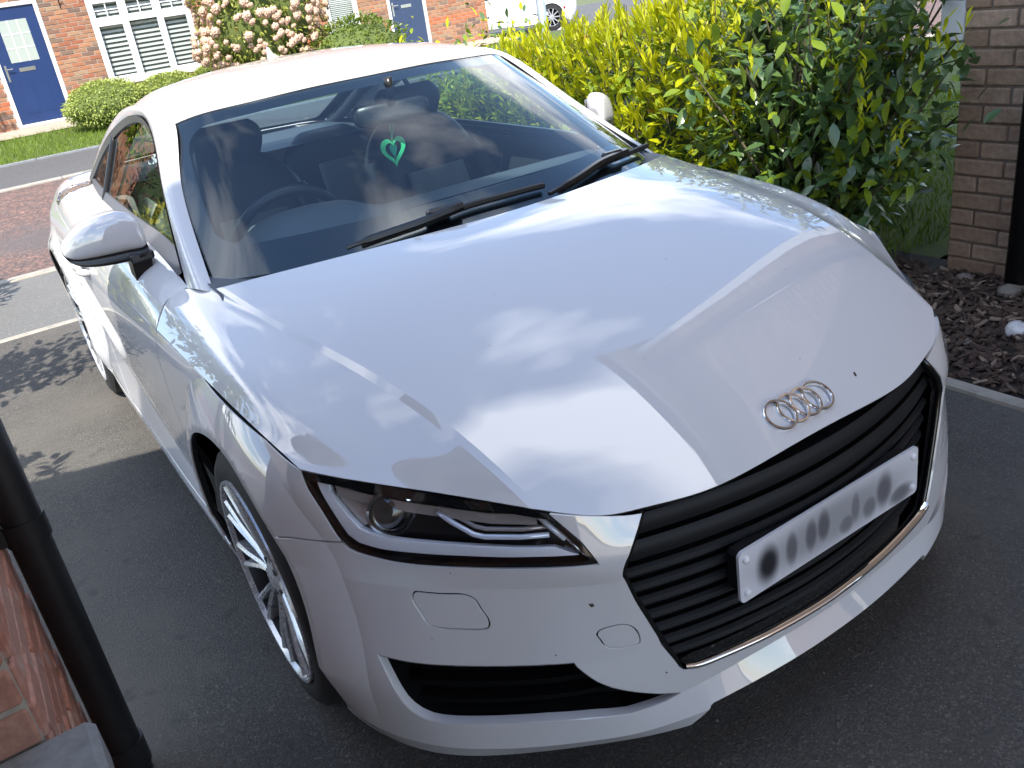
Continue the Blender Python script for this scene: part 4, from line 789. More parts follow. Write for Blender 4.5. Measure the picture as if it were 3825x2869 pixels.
def bed():
    root = bpy.data.objects['bark_bed']; rest = {}; ms = []
    for q in range(6):
        L, w, h = RNG.uniform(.025, .06), RNG.uniform(.010, .022), RNG.uniform(.005, .011); b = MB(); V = []
        for x, k in ((-.5, .5), (-.1, 1), (.3, .9), (.5, .4)):
            for y, z in ((-.5, 0), (-.3, 1), (.35, .85), (.5, 0)): V.append((x*L, y*w*k*RNG.uniform(.8, 1.2), z*h*RNG.uniform(.7, 1.2)))
        F = [(i*4+j, (i+1)*4+j, (i+1)*4+(j+1) % 4, i*4+(j+1) % 4) for i in range(3) for j in range(4)]+[(0, 1, 2, 3), (15, 14, 13, 12)]
        ms.append((V, F))
    cam2 = np.array([1.18, 1.78]); items = []
    for _ in range(5200):
        x = RNG.uniform(-2.49, -1.52); y = RNG.uniform(-.78, 2.0)
        if y > 1.2 and RNG.random() < .5: continue
        items.append((x, y, RNG.uniform(.004, .022), RNG.integers(0, 6), RNG.uniform(.45, 1.25), RNG.uniform(0, 6.28), RNG.normal()*.35, RNG.normal()*.35, RNG.random()))
    items.sort(key=lambda t: -(t[4]*ms[t[3]][0][-1][0])/math.hypot(t[0]-1.18, t[1]-1.78) if t[1] < .9 else 0)
    cache = {}
    for k, (x, y, z, q, s, a, t1, t2, r) in enumerate(items):
        m = 'bark_pale' if r > .88 else 'pebble' if r > .865 else 'bark_chip'; M4 = Matrix.Translation((x, y, z)) @ Matrix.Rotation(a, 4, 'Z') @ Matrix.Rotation(t1, 4, 'X') @ Matrix.Rotation(t2, 4, 'Y') @ Matrix.Scale(s, 4)
        if k < 290:
            if (q, m) not in cache: o = mesh_obj('bark_chip', *ms[q], m, root); cache[q, m] = o.data
            else: o = inst('bark_chip', cache[q, m], root)
            o.matrix_local = M4
        else: rest.setdefault(m, MB()).add([M4 @ Vector(v) for v in ms[q][0]], ms[q][1])
    for m, b in rest.items(): o = b.build('bark_litter', m, root); o['kind'] = 'stuff'
    for x, y, r, m, lb in ((-2.33, -.06, .050, 'pebble', 'rounded pale stone on the bark in front of the black pipe'), (-1.99, .17, .052, 'stone_white', 'flat white stone on the bark at the right edge'), (-2.40, -.30, .034, 'pebble', 'small buff stone at the foot of the brown brick corner')):
        o = blob(None, 'garden_stone', m, (0, 0, 0), (r, r*.8, r*.62), .35, 1.7, 14, 8); o.location = (x, y, r*.45); o.rotation_euler = (.1, .1, x*3); tag(o, lb, 'stone', 'stones on the bark bed')
# ---------------------------------------------------------------- street: parked car and lamp post
def street():
    mat('car_white', (.78, .79, .80), .3, 0, 1); mat('car_glass', (.02, .025, .03), .05); mat('lamp_red', (.45, .012, .02), .15, coat=1); mat('galv', (.42, .47, .50), .45, .6, var=(8, (.34, .39, .42), .4, .7))
    c = empty('parked_car', (-12.61, -19.53, .0), math.radians(-36.9), 'white car parked beyond the brick house, seen over the hedge, with red rear reflector', 'car')
    # x forward, y left; stations along the length: x, half width, sill, waist, waist half width
    st = [(-1.95, .60, .42, .80, .55), (-1.90, .76, .30, .92, .72), (-1.6, .86, .22, .98, .82), (-1.0, .89, .20, .97, .84), (0, .89, .20, .94, .84), (.9, .89, .20, .92, .83), (1.5, .87, .22, .86, .80), (1.95, .80, .24, .74, .72), (2.15, .60, .32, .60, .50)]
    V = []; F = []; Sx = cbasis([s[0] for s in st], np.linspace(-1.95, 2.15, 40)) @ np.array(st); n = 12
    for x, hw, z0, z1, w1 in Sx:
        prof = [(0, z0), (hw*.7, z0), (hw*.96, z0+.03), (hw, z0+.18), (hw*.985, z0+.36), (hw*.995, z1-.14), (hw*.97, z1-.03), (w1, z1), (w1*.5, z1+.012)]
        full = prof+[(-a, b) for a, b in prof[::-1]]
        V += [(x, a, b) for a, b in full]; n = len(full)
    for i in range(39):
        for j in range(n): F.append((i*n+j, i*n+(j+1) % n, (i+1)*n+(j+1) % n, (i+1)*n+j))
    F.append(tuple(range(n))); F.append(tuple(39*n+j for j in range(n)))
    body = mesh_obj('body', V, F, 'car_white', c, True, 50)
    gs = [(-1.82, .66, .92, .98), (-1.45, .66, .95, 1.36), (-.6, .62, .95, 1.47), (.2, .62, .94, 1.45), (.75, .66, .92, 1.20), (1.15, .70, .90, .94)]; V = []; F = []
    for x, hw, z0, z1 in gs: V += [(x, hw+.14, z0), (x, hw, z1), (x, 0, z1+.03), (x, -hw, z1), (x, -hw-.14, z0)]
    for i in range(5):
        for j in range(4): F.append((i*5+j, i*5+j+1, (i+1)*5+j+1, (i+1)*5+j))
    F += [(0, 1, 2, 3, 4), (29, 28, 27, 26, 25)]; mesh_obj('windows', V, F, 'car_glass', c, True, 30)
    MB().bbox((-1.5, -.60, 1.44), (.3, .60, 1.50), .03).build('roof', 'car_white', c)
    w0 = None
    for x, y in ((-1.28, .80), (1.32, .80), (-1.28, -.80), (1.32, -.80)):
        s = 1 if y > 0 else -1
        w = empty('wheel', (x, y+s*.09, .32)); w.parent = c; Mx = Matrix.Rotation(-s*math.pi/2, 4, 'X')
        MB().lathe([(.20, -.19), (.31, -.19), (.325, -.17), (.325, -.03), (.31, -.005), (.22, 0)], 36, Mx).build('tyre', 'tyre', w, True, 40)
        f = MB().lathe([(.225, -.01), (.215, -.002), (.205, -.02)], 36, Mx)
        for k in range(10): a = k*math.pi/5; f.bbox((.03, -.014, -.03), (.21, .014, -.008), .004, Mx @ Matrix.Rotation(a, 4, 'Z'))
        f.lathe([(0, -.006), (.045, -.008), (.05, -.03)], 16, Mx).build('rim', 'alloy', w); MB().lathe([(0, -.06), (.2, -.06)], 24, Mx).build('brake_shadow', 'void_black', w)
        MB().lathe([(.335, .006), (.345, .012), (.375, .006)], 40, Mx).build('arch_lip', 'car_white', w); MB().lathe([(.326, -.10), (.338, .004)], 40, Mx).build('arch_gap', 'void_black', w)
    for s in (1, -1):
        MB().bbox((-1.93, s*.80-.05, .72), (-1.74, s*.80+.03, .93), .02).build('rear_lamp', 'lamp_red', c)
        MB().add([(-1.72, s*.878, .50), (-1.60, s*.892, .47), (-1.58, s*.893, .52), (-1.70, s*.880, .56)], [(0, 1, 2, 3)]).build('side_reflector', 'lamp_red', c)
        for x in (-.55, .62): MB().tube([(x, s*.893, .30), (x, s*.893, .62), (x, s*.885, .90)], .004, 4).build('door_seam', 'void_black', c)
        MB().bbox((-.78, s*.885-.015, .78), (-.62, s*.885+.02, .81), .01).build('door_handle', 'car_white', c); MB().bbox((.72, s*.98-.09, .92), (.84, s*.98+.05, 1.05), .03).build('door_mirror', 'car_white', c)
        MB().bbox((1.80, s*.66-.1, .60), (2.04, s*.66+.08, .72), .03).build('headlamp', 'alloy', c)
    p = empty('lamp_post', (-7.76, -10.9, 0), 0, 'grey galvanised street lamp post in front of the parked white car', 'lamp post')
    MB().tube([(0, 0, 0), (0, 0, 1.2)], .075, 14).build('base', 'galv', p, True); MB().tube([(0, 0, 1.2), (0, 0, 5.0)], [.055, .045], 14).build('column', 'galv', p, True); MB().tube([(0, 0, 5.0), (.2, .3, 5.25), (.45, .7, 5.3)], .03, 8).build('arm', 'galv', p, True); MB().bbox((.3, .55, 5.24), (.65, 1.1, 5.34), .03).build('lantern', 'galv', p)
# ---------------------------------------------------------------- the white coupe
def inpoly(P, poly):
    x, y = P[:, 0], P[:, 1]; c = np.zeros(len(P), bool); n = len(poly)
    for i in range(n):
        x1, y1 = poly[i]; x2, y2 = poly[(i+1) % n]
        if y1 == y2: continue
        k = ((y1 > y) != (y2 > y)) & (x < (x2-x1)*(y-y1)/(y2-y1)+x1); c ^= k
    return c
def resamp(poly, step):
    out = []; n = len(poly)
    for i in range(n):
        a, b = np.array(poly[i]), np.array(poly[(i+1) % n]); k = max(1, int(np.ceil(np.linalg.norm(b-a)/step)))
        for j in range(k): out.append(a+(b-a)*j/k)
    return np.array(out)
def area2(p): return (p[:, 0]*np.roll(p[:, 1], -1)-np.roll(p[:, 0], -1)*p[:, 1]).sum()/2
def shrink(poly, d):
    p = np.array(poly, float)
    if area2(p) < 0: p = p[::-1]
    a = np.roll(p, 1, 0); b = np.roll(p, -1, 0)
    def nr(v): return v/np.maximum(np.linalg.norm(v, axis=1, keepdims=True), 1e-9)
    e1 = nr(p-a); e2 = nr(b-p); n1 = np.stack([-e1[:, 1], e1[:, 0]], 1); n2 = np.stack([-e2[:, 1], e2[:, 0]], 1)
    m = nr(n1+n2); k = np.clip((m*n1).sum(1, keepdims=True), .35, 1)
    return p+m*d/k
def panel_geo(S, outline, holes=(), step=.02, skirt=.012, gap=.0020, lock=None, lines=(), lift=0, hgap=None, roll=.004):
    o = np.array(outline, float)
    keep = np.abs(o[:, lock[0]]-lock[1]) < 1e-6 if lock else None
    if area2(o) < 0: o = o[::-1]; keep = keep[::-1] if keep is not None else None
    s = shrink(o, gap)
    if keep is not None: s[keep, lock[0]] = lock[1]
    o = resamp(s, step); hs = [resamp(shrink(h, -(gap if hgap is None else hgap)), step) for h in holes]
    lo = o.min(0); hi = o.max(0); g = []
    for r, y in enumerate(np.arange(lo[1]+step*.3, hi[1], step*.87)):
        for x in np.arange(lo[0]+(step*.5 if r % 2 else 0), hi[0], step): g.append((x, y))
    g = np.array(g).reshape(-1, 2)
    ins = inpoly(g, o)
    for h in hs: ins &= ~inpoly(g, h)
    g = g[ins]; bd = np.vstack([o]+hs)
    extra = []; ledges = []
    for ln in lines:
        l = np.array(ln, float); l2 = [l[0]]
        for a, b in zip(l[:-1], l[1:]):
            k = max(1, int(np.ceil(np.linalg.norm(b-a)/(step*.8)))); l2 += [a+(b-a)*j/k for j in range(1, k+1)]
        l2 = np.array(l2); ok = inpoly(l2, o)
        for h in hs: ok &= ~inpoly(l2, h)
        dm = np.array([np.hypot(*(bd-q).T).min() for q in l2]); ok &= dm > step*.35
        base = len(bd)+sum(len(e) for e in extra); idx = np.where(ok)[0]; extra.append(l2[ok])
        pos = {int(k): j for j, k in enumerate(idx)}
        for k in idx:
            if int(k)+1 in pos: ledges.append((base+pos[int(k)], base+pos[int(k)+1]))
    fixed = np.vstack([bd]+[e for e in extra if len(e)])
    if len(g):
        keepg = np.ones(len(g), bool)
        for k0 in range(0, len(g), 400):
            d = np.sqrt(((g[k0:k0+400, None]-fixed[None])**2).sum(2)).min(1); keepg[k0:k0+400] = d > step*.5
        g = g[keepg]
    V2 = np.vstack([fixed, g]); E = []; n0 = 0
    for l in [o]+hs: E += [(n0+i, n0+(i+1) % len(l)) for i in range(len(l))]; n0 += len(l)
    E += ledges
    vv, ee, ff, *_ = delaunay_2d_cdt([Vector(v) for v in V2], E, [], 0, 1e-7)
    vv = np.array([(v[0], v[1]) for v in vv]); ff = np.array([f for f in ff if len(f) == 3])
    ce = vv[ff].mean(1); ok = inpoly(ce, o)
    for h in hs: ok &= ~inpoly(ce, h)
    ff = ff[ok]; used = np.unique(ff); mp = -np.ones(len(vv), int); mp[used] = np.arange(len(used)); vv = vv[used]; ff = mp[ff]
    X = S.ev(vv[:, 0], vv[:, 1]); Nn = S.nrm(vv[:, 0], vv[:, 1], 6e-4)
    if ((X-np.array([0, -1.2, .5]))*Nn).sum(1).mean() < 0: Nn = -Nn
    fn = np.cross(X[ff[:, 1]]-X[ff[:, 0]], X[ff[:, 2]]-X[ff[:, 0]]); fl = (fn*Nn[ff].sum(1)).sum(1) < 0
    ff[fl] = ff[fl][:, ::-1]
    X = X+Nn*lift
    sgn = np.sign((Nn*S.nrm(vv[:, 0], vv[:, 1], 6e-4)).sum(1).mean())
    cp = vv[ff]; cc = cp.mean(1, keepdims=True); cs = (cp+(cc-cp)*.22).reshape(-1, 2); LN = S.nrm(cs[:, 0], cs[:, 1], 5e-4)*sgn
    V = list(X); NV = list(Nn); F = [tuple(f) for f in ff]; LN = list(LN); MI = [0]*len(F)
    if skirt:
        cnt = {}
        for a, b, c in ff:
            for e in ((a, b), (b, c), (c, a)): cnt[e] = 1
        for (a, b) in list(cnt):
            if (b, a) in cnt: continue
            if lock and abs(X[a, 0]) < 2e-4 and abs(X[b, 0]) < 2e-4: continue
            t = X[b]-X[a]; out = np.cross(t, Nn[a]+Nn[b]); out /= np.linalg.norm(out)+1e-12
            r1 = min(roll, skirt); i = len(V); V += [X[a], X[b], X[b]-Nn[b]*r1-out*.0004, X[a]-Nn[a]*r1-out*.0004]
            na = out*.55+Nn[a]*.8; nb = out*.55+Nn[b]*.8; F.append((i, i+3, i+2, i+1)); LN += [na, out, out, nb]; MI.append(0)
            if skirt > r1:
                V += [X[b]-Nn[b]*skirt-out*.0015, X[a]-Nn[a]*skirt-out*.0015]; F.append((i+3, i+5, i+4, i+2)); LN += [out]*4; MI.append(1)
    return np.array(V), np.array(LN), F, MI
def geo_obj(name, G, m, parent, mirror=False):
    V, NV, F, MI = mir(G) if mirror else G
    me = bpy.data.meshes.new(name); me.from_pydata(V.tolist(), [], [tuple(int(i) for i in f) for f in F]); me.update()
    me.polygons.foreach_set('use_smooth', [True]*len(me.polygons))
    NV = NV/np.maximum(np.linalg.norm(NV, axis=1, keepdims=True), 1e-9)
    me.normals_split_custom_set(NV.tolist()); me.materials.append(MATS[m])
    if any(MI): me.materials.append(MATS['gap_shade' if m == 'paint' else m]); me.polygons.foreach_set('material_index', MI)
    return link(bpy.data.objects.new(name, me), parent)
def join_geo(*Gs):
    V = []; N = []; F = []; n = 0; MI = []
    for v, nn, f, mi in Gs: V.append(v); N.append(nn); F += [tuple(i+n for i in q) for q in f]; n += len(v); MI += mi
    return np.vstack(V), np.vstack(N), F, MI
def mir(G):
    out = []; k = 0; N = G[1]*[-1, 1, 1]
    for f in G[2]: out.append(N[k:k+len(f)][::-1]); k += len(f)
    return G[0]*[-1, 1, 1], np.vstack(out), [f[::-1] for f in G[2]], G[3]
def fullp(S, axis, **k):
    P = S.P; Q = np.flip((np.take(P, range(1, P.shape[axis]), axis)*[-1, 1, 1]), axis); return Surf(np.concatenate([Q, P], axis), **k)
def tuck(S):
    P = S.P.copy(); d = P[:, -1]-P[:, -2]; d /= np.linalg.norm(d, axis=1, keepdims=True); P[:, -1] += d*.014+np.array([0, 0, -.006]); return Surf(P)
S_BON = fullp(mk_bon(), 0, ubreaks=(3, 4, 12, 13)); S_WS = fullp(tuck(mk_ws()), 1); S_ROOF = fullp(tuck(mk_roof()), 1); S_REAR = fullp(tuck(mk_rear()), 1); S_DECK = fullp(mk_deck(), 1)
S_SHO = mk_sho(); S_RAIL = mk_rail()
_l = mk_low(); _P = _l.P; QC_I = _P.shape[1]-1
S_LOW = Surf(np.concatenate([_P, (_P[:, -4:-1]*[-1, 1, 1])[:, ::-1]], 1), ubreaks=(3, 4, 6, 7), post=flare); QC = S_LOW.tv[QC_I]; PB = S_LOW.tu[-1]
def low_yz(pts, x=.9):
    """surface coordinates of side-view points"""
    A, B, G = S_LOW.grid(); out = []
    m = G[:, 0] > .5
    for y, z in pts:
        d = np.where(m, (G[:, 1]-y)**2+(G[:, 2]-z)**2+.02*(G[:, 0]-x)**2, 9); k = d.argmin(); p, q = A[k], B[k]
        for _ in range(8):
            e = 1e-4; o = S_LOW.ev([p, p+e, p], [q, q, q+e])[:, 1:]; J = np.stack([(o[1]-o[0])/e, (o[2]-o[0])/e], 1)
            d = np.clip(np.linalg.lstsq(J, np.array([y, z])-o[0], rcond=None)[0], -.03, .03); p = min(max(p+d[0], 0), PB); q = min(max(q+d[1], 0), QC)
        out.append((p, q))
    return out
def row(S, i, j0, j1, n=40, ax=1):
    """index-space run along row i (ax=1) or column i (ax=0)"""
    t = np.linspace(j0, j1, n); 
    return [S.idx(i, k) for k in t] if ax == 1 else [S.idx(k, i) for k in t]
def build_car():
    car = empty('sports_car', (0, 0, 0), 0, 'white two-door sports coupe parked nose-first on the dark tarmac driveway', 'car')
    LI = lambda y: float(np.interp(y, [-.5, -.13, .12, .353], [8, 9, 10, 11]))
    # ---- bonnet
    tu, tv = S_BON.tu[-1], S_BON.tv[-1]
    ol = [(0, q) for q in np.linspace(0, tv, 50)]+[(p, tv) for p in np.linspace(0, tu, 120)[1:]]+[(tu, q) for q in np.linspace(tv, 0, 50)[1:]]+[(p, 0) for p in np.linspace(tu, 0, 120)[1:-1]]
    cr = [[(S_BON.tu[k], q) for q in np.linspace(0, tv, 80)] for k in (3, 4, 12, 13)]
    bon_o = geo_obj('bonnet', panel_geo(S_BON, ol, step=.017, lines=cr, skirt=.014), 'paint', car)
    # ---- headlamp, bumper, fender, door, quarter on the lower surface
    HE = [tuple(v) for v in S_LOW.find(HL_EDGE)]
    arc = lambda cy, r, a0, a1, n=46: [(cy+r*math.cos(a), .332+r*math.sin(a)) for a in np.radians(np.linspace(a0, a1, n))]
    AF = low_yz(arc(0, .374, 206, -26, 60)); AR = low_yz(arc(RA, .374, 206, -26, 60)); kf = 4; kr = 55         # rear end -> front end, over the top
    SE = [tuple(v) for v in S_LOW.find(SEAM)]
    ja = int(np.argmin([np.hypot(a[0]-SE[0][0], a[1]-SE[0][1]) for a in AF]))
    jh = int(np.argmin([np.hypot(h[0]-SE[-1][0], h[1]-SE[-1][1]) for h in HE[:12]]))
    SE[0] = AF[ja]; SE[-1] = HE[jh]
    GR = [tuple(v) for v in S_LOW.find(GRILLE)]; GR[0] = (0.0, GR[0][1])
    GB = [tuple(v) for v in S_LOW.find([(.30, .852, .300), (.2, .866, .292), (.1, .875, .288)])]; pgc = float(S_LOW.find([(0, .878, .286)])[0][0]); GB.append((pgc, QC))
    hl_top = [(0.0, q) for q in np.linspace(HE[-1][1], GR[0][1], 12)]
    HE[0] = (0.0, HE[0][1]); HE[-1] = (0.0, HE[-1][1])
    bq = np.linspace(AF[-1][1], QC, 160); bx = S_LOW.ev(np.full(160, PB), bq)[:, 0]; bot = [(PB-.052*float(np.clip((.365-x)/.040, 0, 1)), q) for x, q in zip(bx, bq)]
    bump = hl_top+GR[1:]+GB+[(p, QC) for p in np.linspace(pgc, bot[-1][0], 10)[1:]]+bot[::-1][1:]+AF[ja:][::-1]+SE[1:]+HE[jh+1:-1]
    IN = [tuple(v) for v in S_LOW.find(INTAKE)]; WA = [tuple(v) for v in S_LOW.find(WASHER)]; TO = [tuple(v) for v in S_LOW.find(TOWEYE)]
    WA = [tuple(v) for v in spline3([(a, b, 0) for a, b in WA], 60, True)[:, :2]]; TO = [tuple(v) for v in spline3([(a, b, 0) for a, b in TO], 50, True)[:, :2]]
    rl = [[(S_LOW.tu[k], q) for q in np.linspace(S_LOW.tv[10], QC, 120)] for k in (3, 4, 6, 7)]
    fl1 = low_yz([(.495*math.cos(a), WZ+.495*math.sin(a)) for a in np.radians(np.linspace(-14, 78, 60))], .86)
    G = panel_geo(S_LOW, bump, [IN, WA, TO], step=.0125, lock=(1, QC), lines=rl+[fl1], skirt=.026, roll=.012)
    bumper = geo_obj('front_bumper', join_geo(G, mir(G)), 'paint', car)
    for nm, O in (('washer_cover', WA), ('towing_eye_cover', TO)):
        g = panel_geo(S_LOW, O, step=.012, skirt=.006, gap=.0011); geo_obj(nm, g, 'paint', bumper); geo_obj(nm, mir(g), 'paint', bumper)
    fen = row(S_LOW, 0, 8, 11, 30)+HE[1:jh+1]+SE[::-1][1:]+AF[kf:ja][::-1]
    ds = low_yz([(-.552, .25), (-.556, .40), (-.545, .55), (-.525, .70), (-.506, .79)])
    fen = row(S_LOW, 0, 8, 11, 30)+HE[1:jh+1]+SE[::-1][1:]+AF[kf:ja][::-1]+low_yz([(-.42, .25)])+ds
    side_l = [[(S_LOW.tu[k], q) for q in np.linspace(S_LOW.tv[2], S_LOW.tv[10], 150)] for k in (4,)]
    G = panel_geo(S_LOW, fen, step=.014, skirt=.016, lines=[fl1, low_yz([(.495*math.cos(a), WZ+.495*math.sin(a)) for a in np.radians(np.linspace(100, 172, 50))], .87)]); geo_obj('front_fender', G, 'paint', car); geo_obj('front_fender', mir(G), 'paint', car)
    # door: shoulder band and lower skin
    dr = low_yz([(-1.86, .85), (-1.85, .75), (-1.82, .6), (-1.76, .45), (-1.68, .32), (-1.62, .25)])
    ir = float(np.interp(dr[0][1], S_LOW.tv, np.arange(len(S_LOW.tv))))
    door = row(S_LOW, 0, ir, 8, 60)+ds[::-1]+low_yz([(y, .25) for y in np.linspace(-.62, -1.55, 14)])+dr[::-1][:-1]
    G1 = panel_geo(S_LOW, door, step=.02, skirt=.014, lines=side_l)
    j0 = 0.0; jr = float(np.interp(1.86, [1.5, 1.9], [3, 4])); jt = float(np.interp(1.93, [1.9, 2.25], [4, 5]))
    shd = row(S_SHO, 0, 0, jt, 50)+row(S_SHO, 3, 0, jr, 50)[::-1]
    G2 = panel_geo(S_SHO, shd, step=.02, skirt=.012)
    G = join_geo(G1, G2); door_o = geo_obj('door', G, 'paint', car); door_f = geo_obj('door', mir(G), 'paint', car)
    sill = AF[:kf]+low_yz([(-.42, .246)])+low_yz([(y, .246) for y in np.linspace(-.5, -2.1, 24)])
    s2 = AR[-1]; s1 = AF[0]
    sill = sill+AR[kr:]+[(PB, q) for q in np.linspace(AR[-1][1]+.01, AF[0][1]-.01, 60)]
    G = panel_geo(S_LOW, sill, step=.02, skirt=.01); geo_obj('sill', G, 'paint', car); geo_obj('sill', mir(G), 'paint', car)
    qua = row(S_LOW, 0, 2.0, ir, 60)+dr[1:]+low_yz([(-1.9, .25), (-2.1, .25)])+AR[:kr][::-1]+[(PB, q) for q in np.linspace(AR[0][1], S_LOW.tv[2], 12)]
    G1 = panel_geo(S_LOW, qua, step=.02, skirt=.014)
    shq = row(S_SHO, 0, jt, 8, 60)+row(S_SHO, 3, jr, 8, 60)[::-1]
    FC = np.array([.772, -2.40, .951]); fc = S_SHO.find([FC])[0]
    ring = [(fc[0]+.082*math.cos(a), fc[1]+.082*math.sin(a)) for a in np.linspace(0, 2*math.pi, 48, endpoint=False)]
    G2 = panel_geo(S_SHO, shq, [ring], step=.02, skirt=.01); G2b = panel_geo(S_SHO, shq, step=.025, skirt=.01)
    quo = geo_obj('rear_quarter', join_geo(G1, G2), 'paint', car); geo_obj('rear_quarter', mir(join_geo(G1, G2b)), 'paint', car)
    gb = row(S_LOW, 0, 0, 2.0, 20)+[(p, S_LOW.tv[2]) for p in np.linspace(0, PB, 24)[1:]]+[(PB, q) for q in np.linspace(S_LOW.tv[2], 0, 20)[1:]]+[(p, 0) for p in np.linspace(PB, 0, 10)[1:-1]]
    G = panel_geo(S_LOW, gb, step=.03, lock=(1, 0.0)); geo_obj('rear_bumper', join_geo(G, mir(G)), 'paint', car)
    for sgn in (0, 1):
        tl = [S_LOW.idx(*t) for t in ((.25, 1.2), (1.3, 1.2), (1.2, 2.7), (.3, 2.9))]
        g = panel_geo(S_LOW, tl, step=.03, lift=.003, skirt=.004); geo_obj('tail_lamp', mir(g) if sgn else g, 'red_lens', car)
    # fuel cap: metal disc with bolts
    n = S_SHO.nrm([fc[0]], [fc[1]])[0]; n = n*np.sign(n[2]); X = S_SHO.ev([fc[0]], [fc[1]])[0]; z = Vector(n); x = Vector((0, 1, 0)); x = (x-z*x.dot(z)).normalized(); M4 = frame(X, x, z.cross(x), z)
    cir = lambda r: [(fc[0]+r*math.cos(a), fc[1]+r*math.sin(a)) for a in np.linspace(0, 2*math.pi, 48, endpoint=False)]
    fl = geo_obj('fuel_cap', panel_geo(S_SHO, cir(.083), [cir(.066)], step=.012, skirt=.006, lift=.0025, gap=0), 'alu', quo); geo_obj('fuel_cap_lid', panel_geo(S_SHO, cir(.064), step=.012, skirt=.006, lift=.001, gap=0), 'alu', fl)
    for k in range(8):
        a = k*math.pi/4+.2; (lambda X_: MB().lathe([(0, .006), (.004, .0055), (.005, .002)], 8, frame(X_, x, z.cross(x), z)))(S_SHO.ev([fc[0]+.0745*math.cos(a)], [fc[1]+.0745*math.sin(a)])[0]).build('bolt', 'dark_metal', fl)
    # ---- roof, pillars, glass
    rect = lambda S, n=40: [(0, q) for q in np.linspace(0, S.tv[-1], n)]+[(p, S.tv[-1]) for p in np.linspace(0, S.tu[-1], n)[1:]]+[(S.tu[-1], q) for q in np.linspace(S.tv[-1], 0, n)[1:]]+[(p, 0) for p in np.linspace(S.tu[-1], 0, n)[1:-1]]
    geo_obj('roof', panel_geo(S_ROOF, rect(S_ROOF), step=.03, skirt=.01, gap=.003), 'paint', car)
    G = panel_geo(S_RAIL, rect(S_RAIL, 60), step=.018, skirt=.007, gap=.001); geo_obj('roof_rail', G, 'paint', car); geo_obj('roof_rail', mir(G), 'paint', car)
    geo_obj('boot_lid', panel_geo(S_DECK, rect(S_DECK), step=.03, skirt=.01), 'paint', car)
    ws = geo_obj('windscreen', panel_geo(S_WS, rect(S_WS), step=.03, skirt=.004, gap=.003), 'glass_ws', car)
    rw = geo_obj('rear_window', panel_geo(S_REAR, rect(S_REAR), step=.04, skirt=.004, gap=.003), 'glass_ws', car)
    def frit(S, l, r, t, b, rad=.06):
        U, Vv = S.tu[-1], S.tv[-1]; x0, x1, y0, y1 = b, U-t, l, Vv-r; P = []
        for cx, cy, a0 in ((x1-rad, y1-rad, 0), (x0+rad, y1-rad, 90), (x0+rad, y0+rad, 180), (x1-rad, y0+rad, 270)):
            for a in np.radians(np.linspace(a0, a0+90, 9)): P.append((cx+rad*math.cos(a), cy+rad*math.sin(a)))
        return P
    geo_obj('screen_border', panel_geo(S_WS, rect(S_WS), [frit(S_WS, .062, .062, .055, .13, .09)], step=.03, skirt=0, lift=-.004, gap=.003), 'frit', ws)
    geo_obj('screen_border', panel_geo(S_REAR, rect(S_REAR), [frit(S_REAR, .06, .06, .06, .08, .07)], step=.04, skirt=0, lift=-.004, gap=.003), 'frit', rw)
    # side glass and its dark trim
    out = spline3(RAIL_OUT, 70); belt = S_SHO.ev(np.zeros(60), np.linspace(0, S_SHO.tv[-1]*.93, 60)); belt = belt[(belt[:, 1] < -.555) & (belt[:, 1] > -2.50)]
    top = out[(out[:, 1] < -.555) & (out[:, 1] > -2.46)]
    loop = np.vstack([belt[::-1], top]); cen = loop.mean(0)
    def dlo_x(y, z): return .752-.47*(z-.945)-.012-.055*np.clip((-y-1.2)/1.2, 0, 2)**2
    def sideglass(y0, y1, name, m, inset, extra=0, gx=0):
        ys = np.linspace(y0, y1, 50); zt = np.interp(-ys, -top[:, 1], top[:, 2])-inset; zb = np.interp(-ys, -belt[::-1, 1][::-1], belt[::-1, 2][::-1])+inset*.6
        V = []; F = []
        for k, y in enumerate(ys):
            for j in range(7):
                z = zb[k]+(max(zt[k], zb[k]+.002)-zb[k])*j/6; V.append((dlo_x(y, z)+.012*math.sin(math.pi*j/6)*0+gx, y, z))
        for k in range(49):
            for j in range(6): F.append((k*7+j, k*7+j+1, (k+1)*7+j+1, (k+1)*7+j))
        for s in (1, -1):
            mesh_obj(name, [(x*s, y, z) for x, y, z in V], F, m, car, True)
    sideglass(-.70, -1.86, 'door_window', 'glass_side', .016); sideglass(-1.90, -2.40, 'quarter_window', 'glass_side', .016)
    for s in (1, -1):
        lp = [(x*s, y, z) for x, y, z in loop]
        b2 = MB(); ring_o = np.array(lp); inner = ring_o+(np.array([cen[0]*s, cen[1], cen[2]])-ring_o)*0
        # flat band trim following the loop
        nL = len(lp); cy = np.array([cen[1], cen[2]])
        yz = ring_o[:, 1:]; sh = shrink(yz, .024)
        if area2(yz) < 0: ring_o = ring_o[::-1]
        V = []; F = []
        for k in range(nL):
            x, y, z = ring_o[k]; y2, z2 = sh[k]; V += [(x+.004*s, y, z), (s*(dlo_x(y2, z2)+.006), y2, z2), (s*(dlo_x(y2, z2)-.01), y2, z2), (x-.012*s, y, z)]
        for k in range(nL):
            a, b = k*4, ((k+1) % nL)*4
            for j in range(3): F.append((a+j, a+j+1, b+j+1, b+j))
        mesh_obj('window_trim', V, F, 'trim_grey', car, True, 40)
        MB().tube([(s*(dlo_x(-1.875, z)+.001), -1.875+.02*(z-1), z) for z in np.linspace(.955, 1.19, 8)], .012, 8).build('pillar_trim', 'trim_black', car, True)
        # corner plate ahead of the door window
        tri = [(-.575, .945), (-.71, .962), (-.71, 1.005), (-.64, .975)]
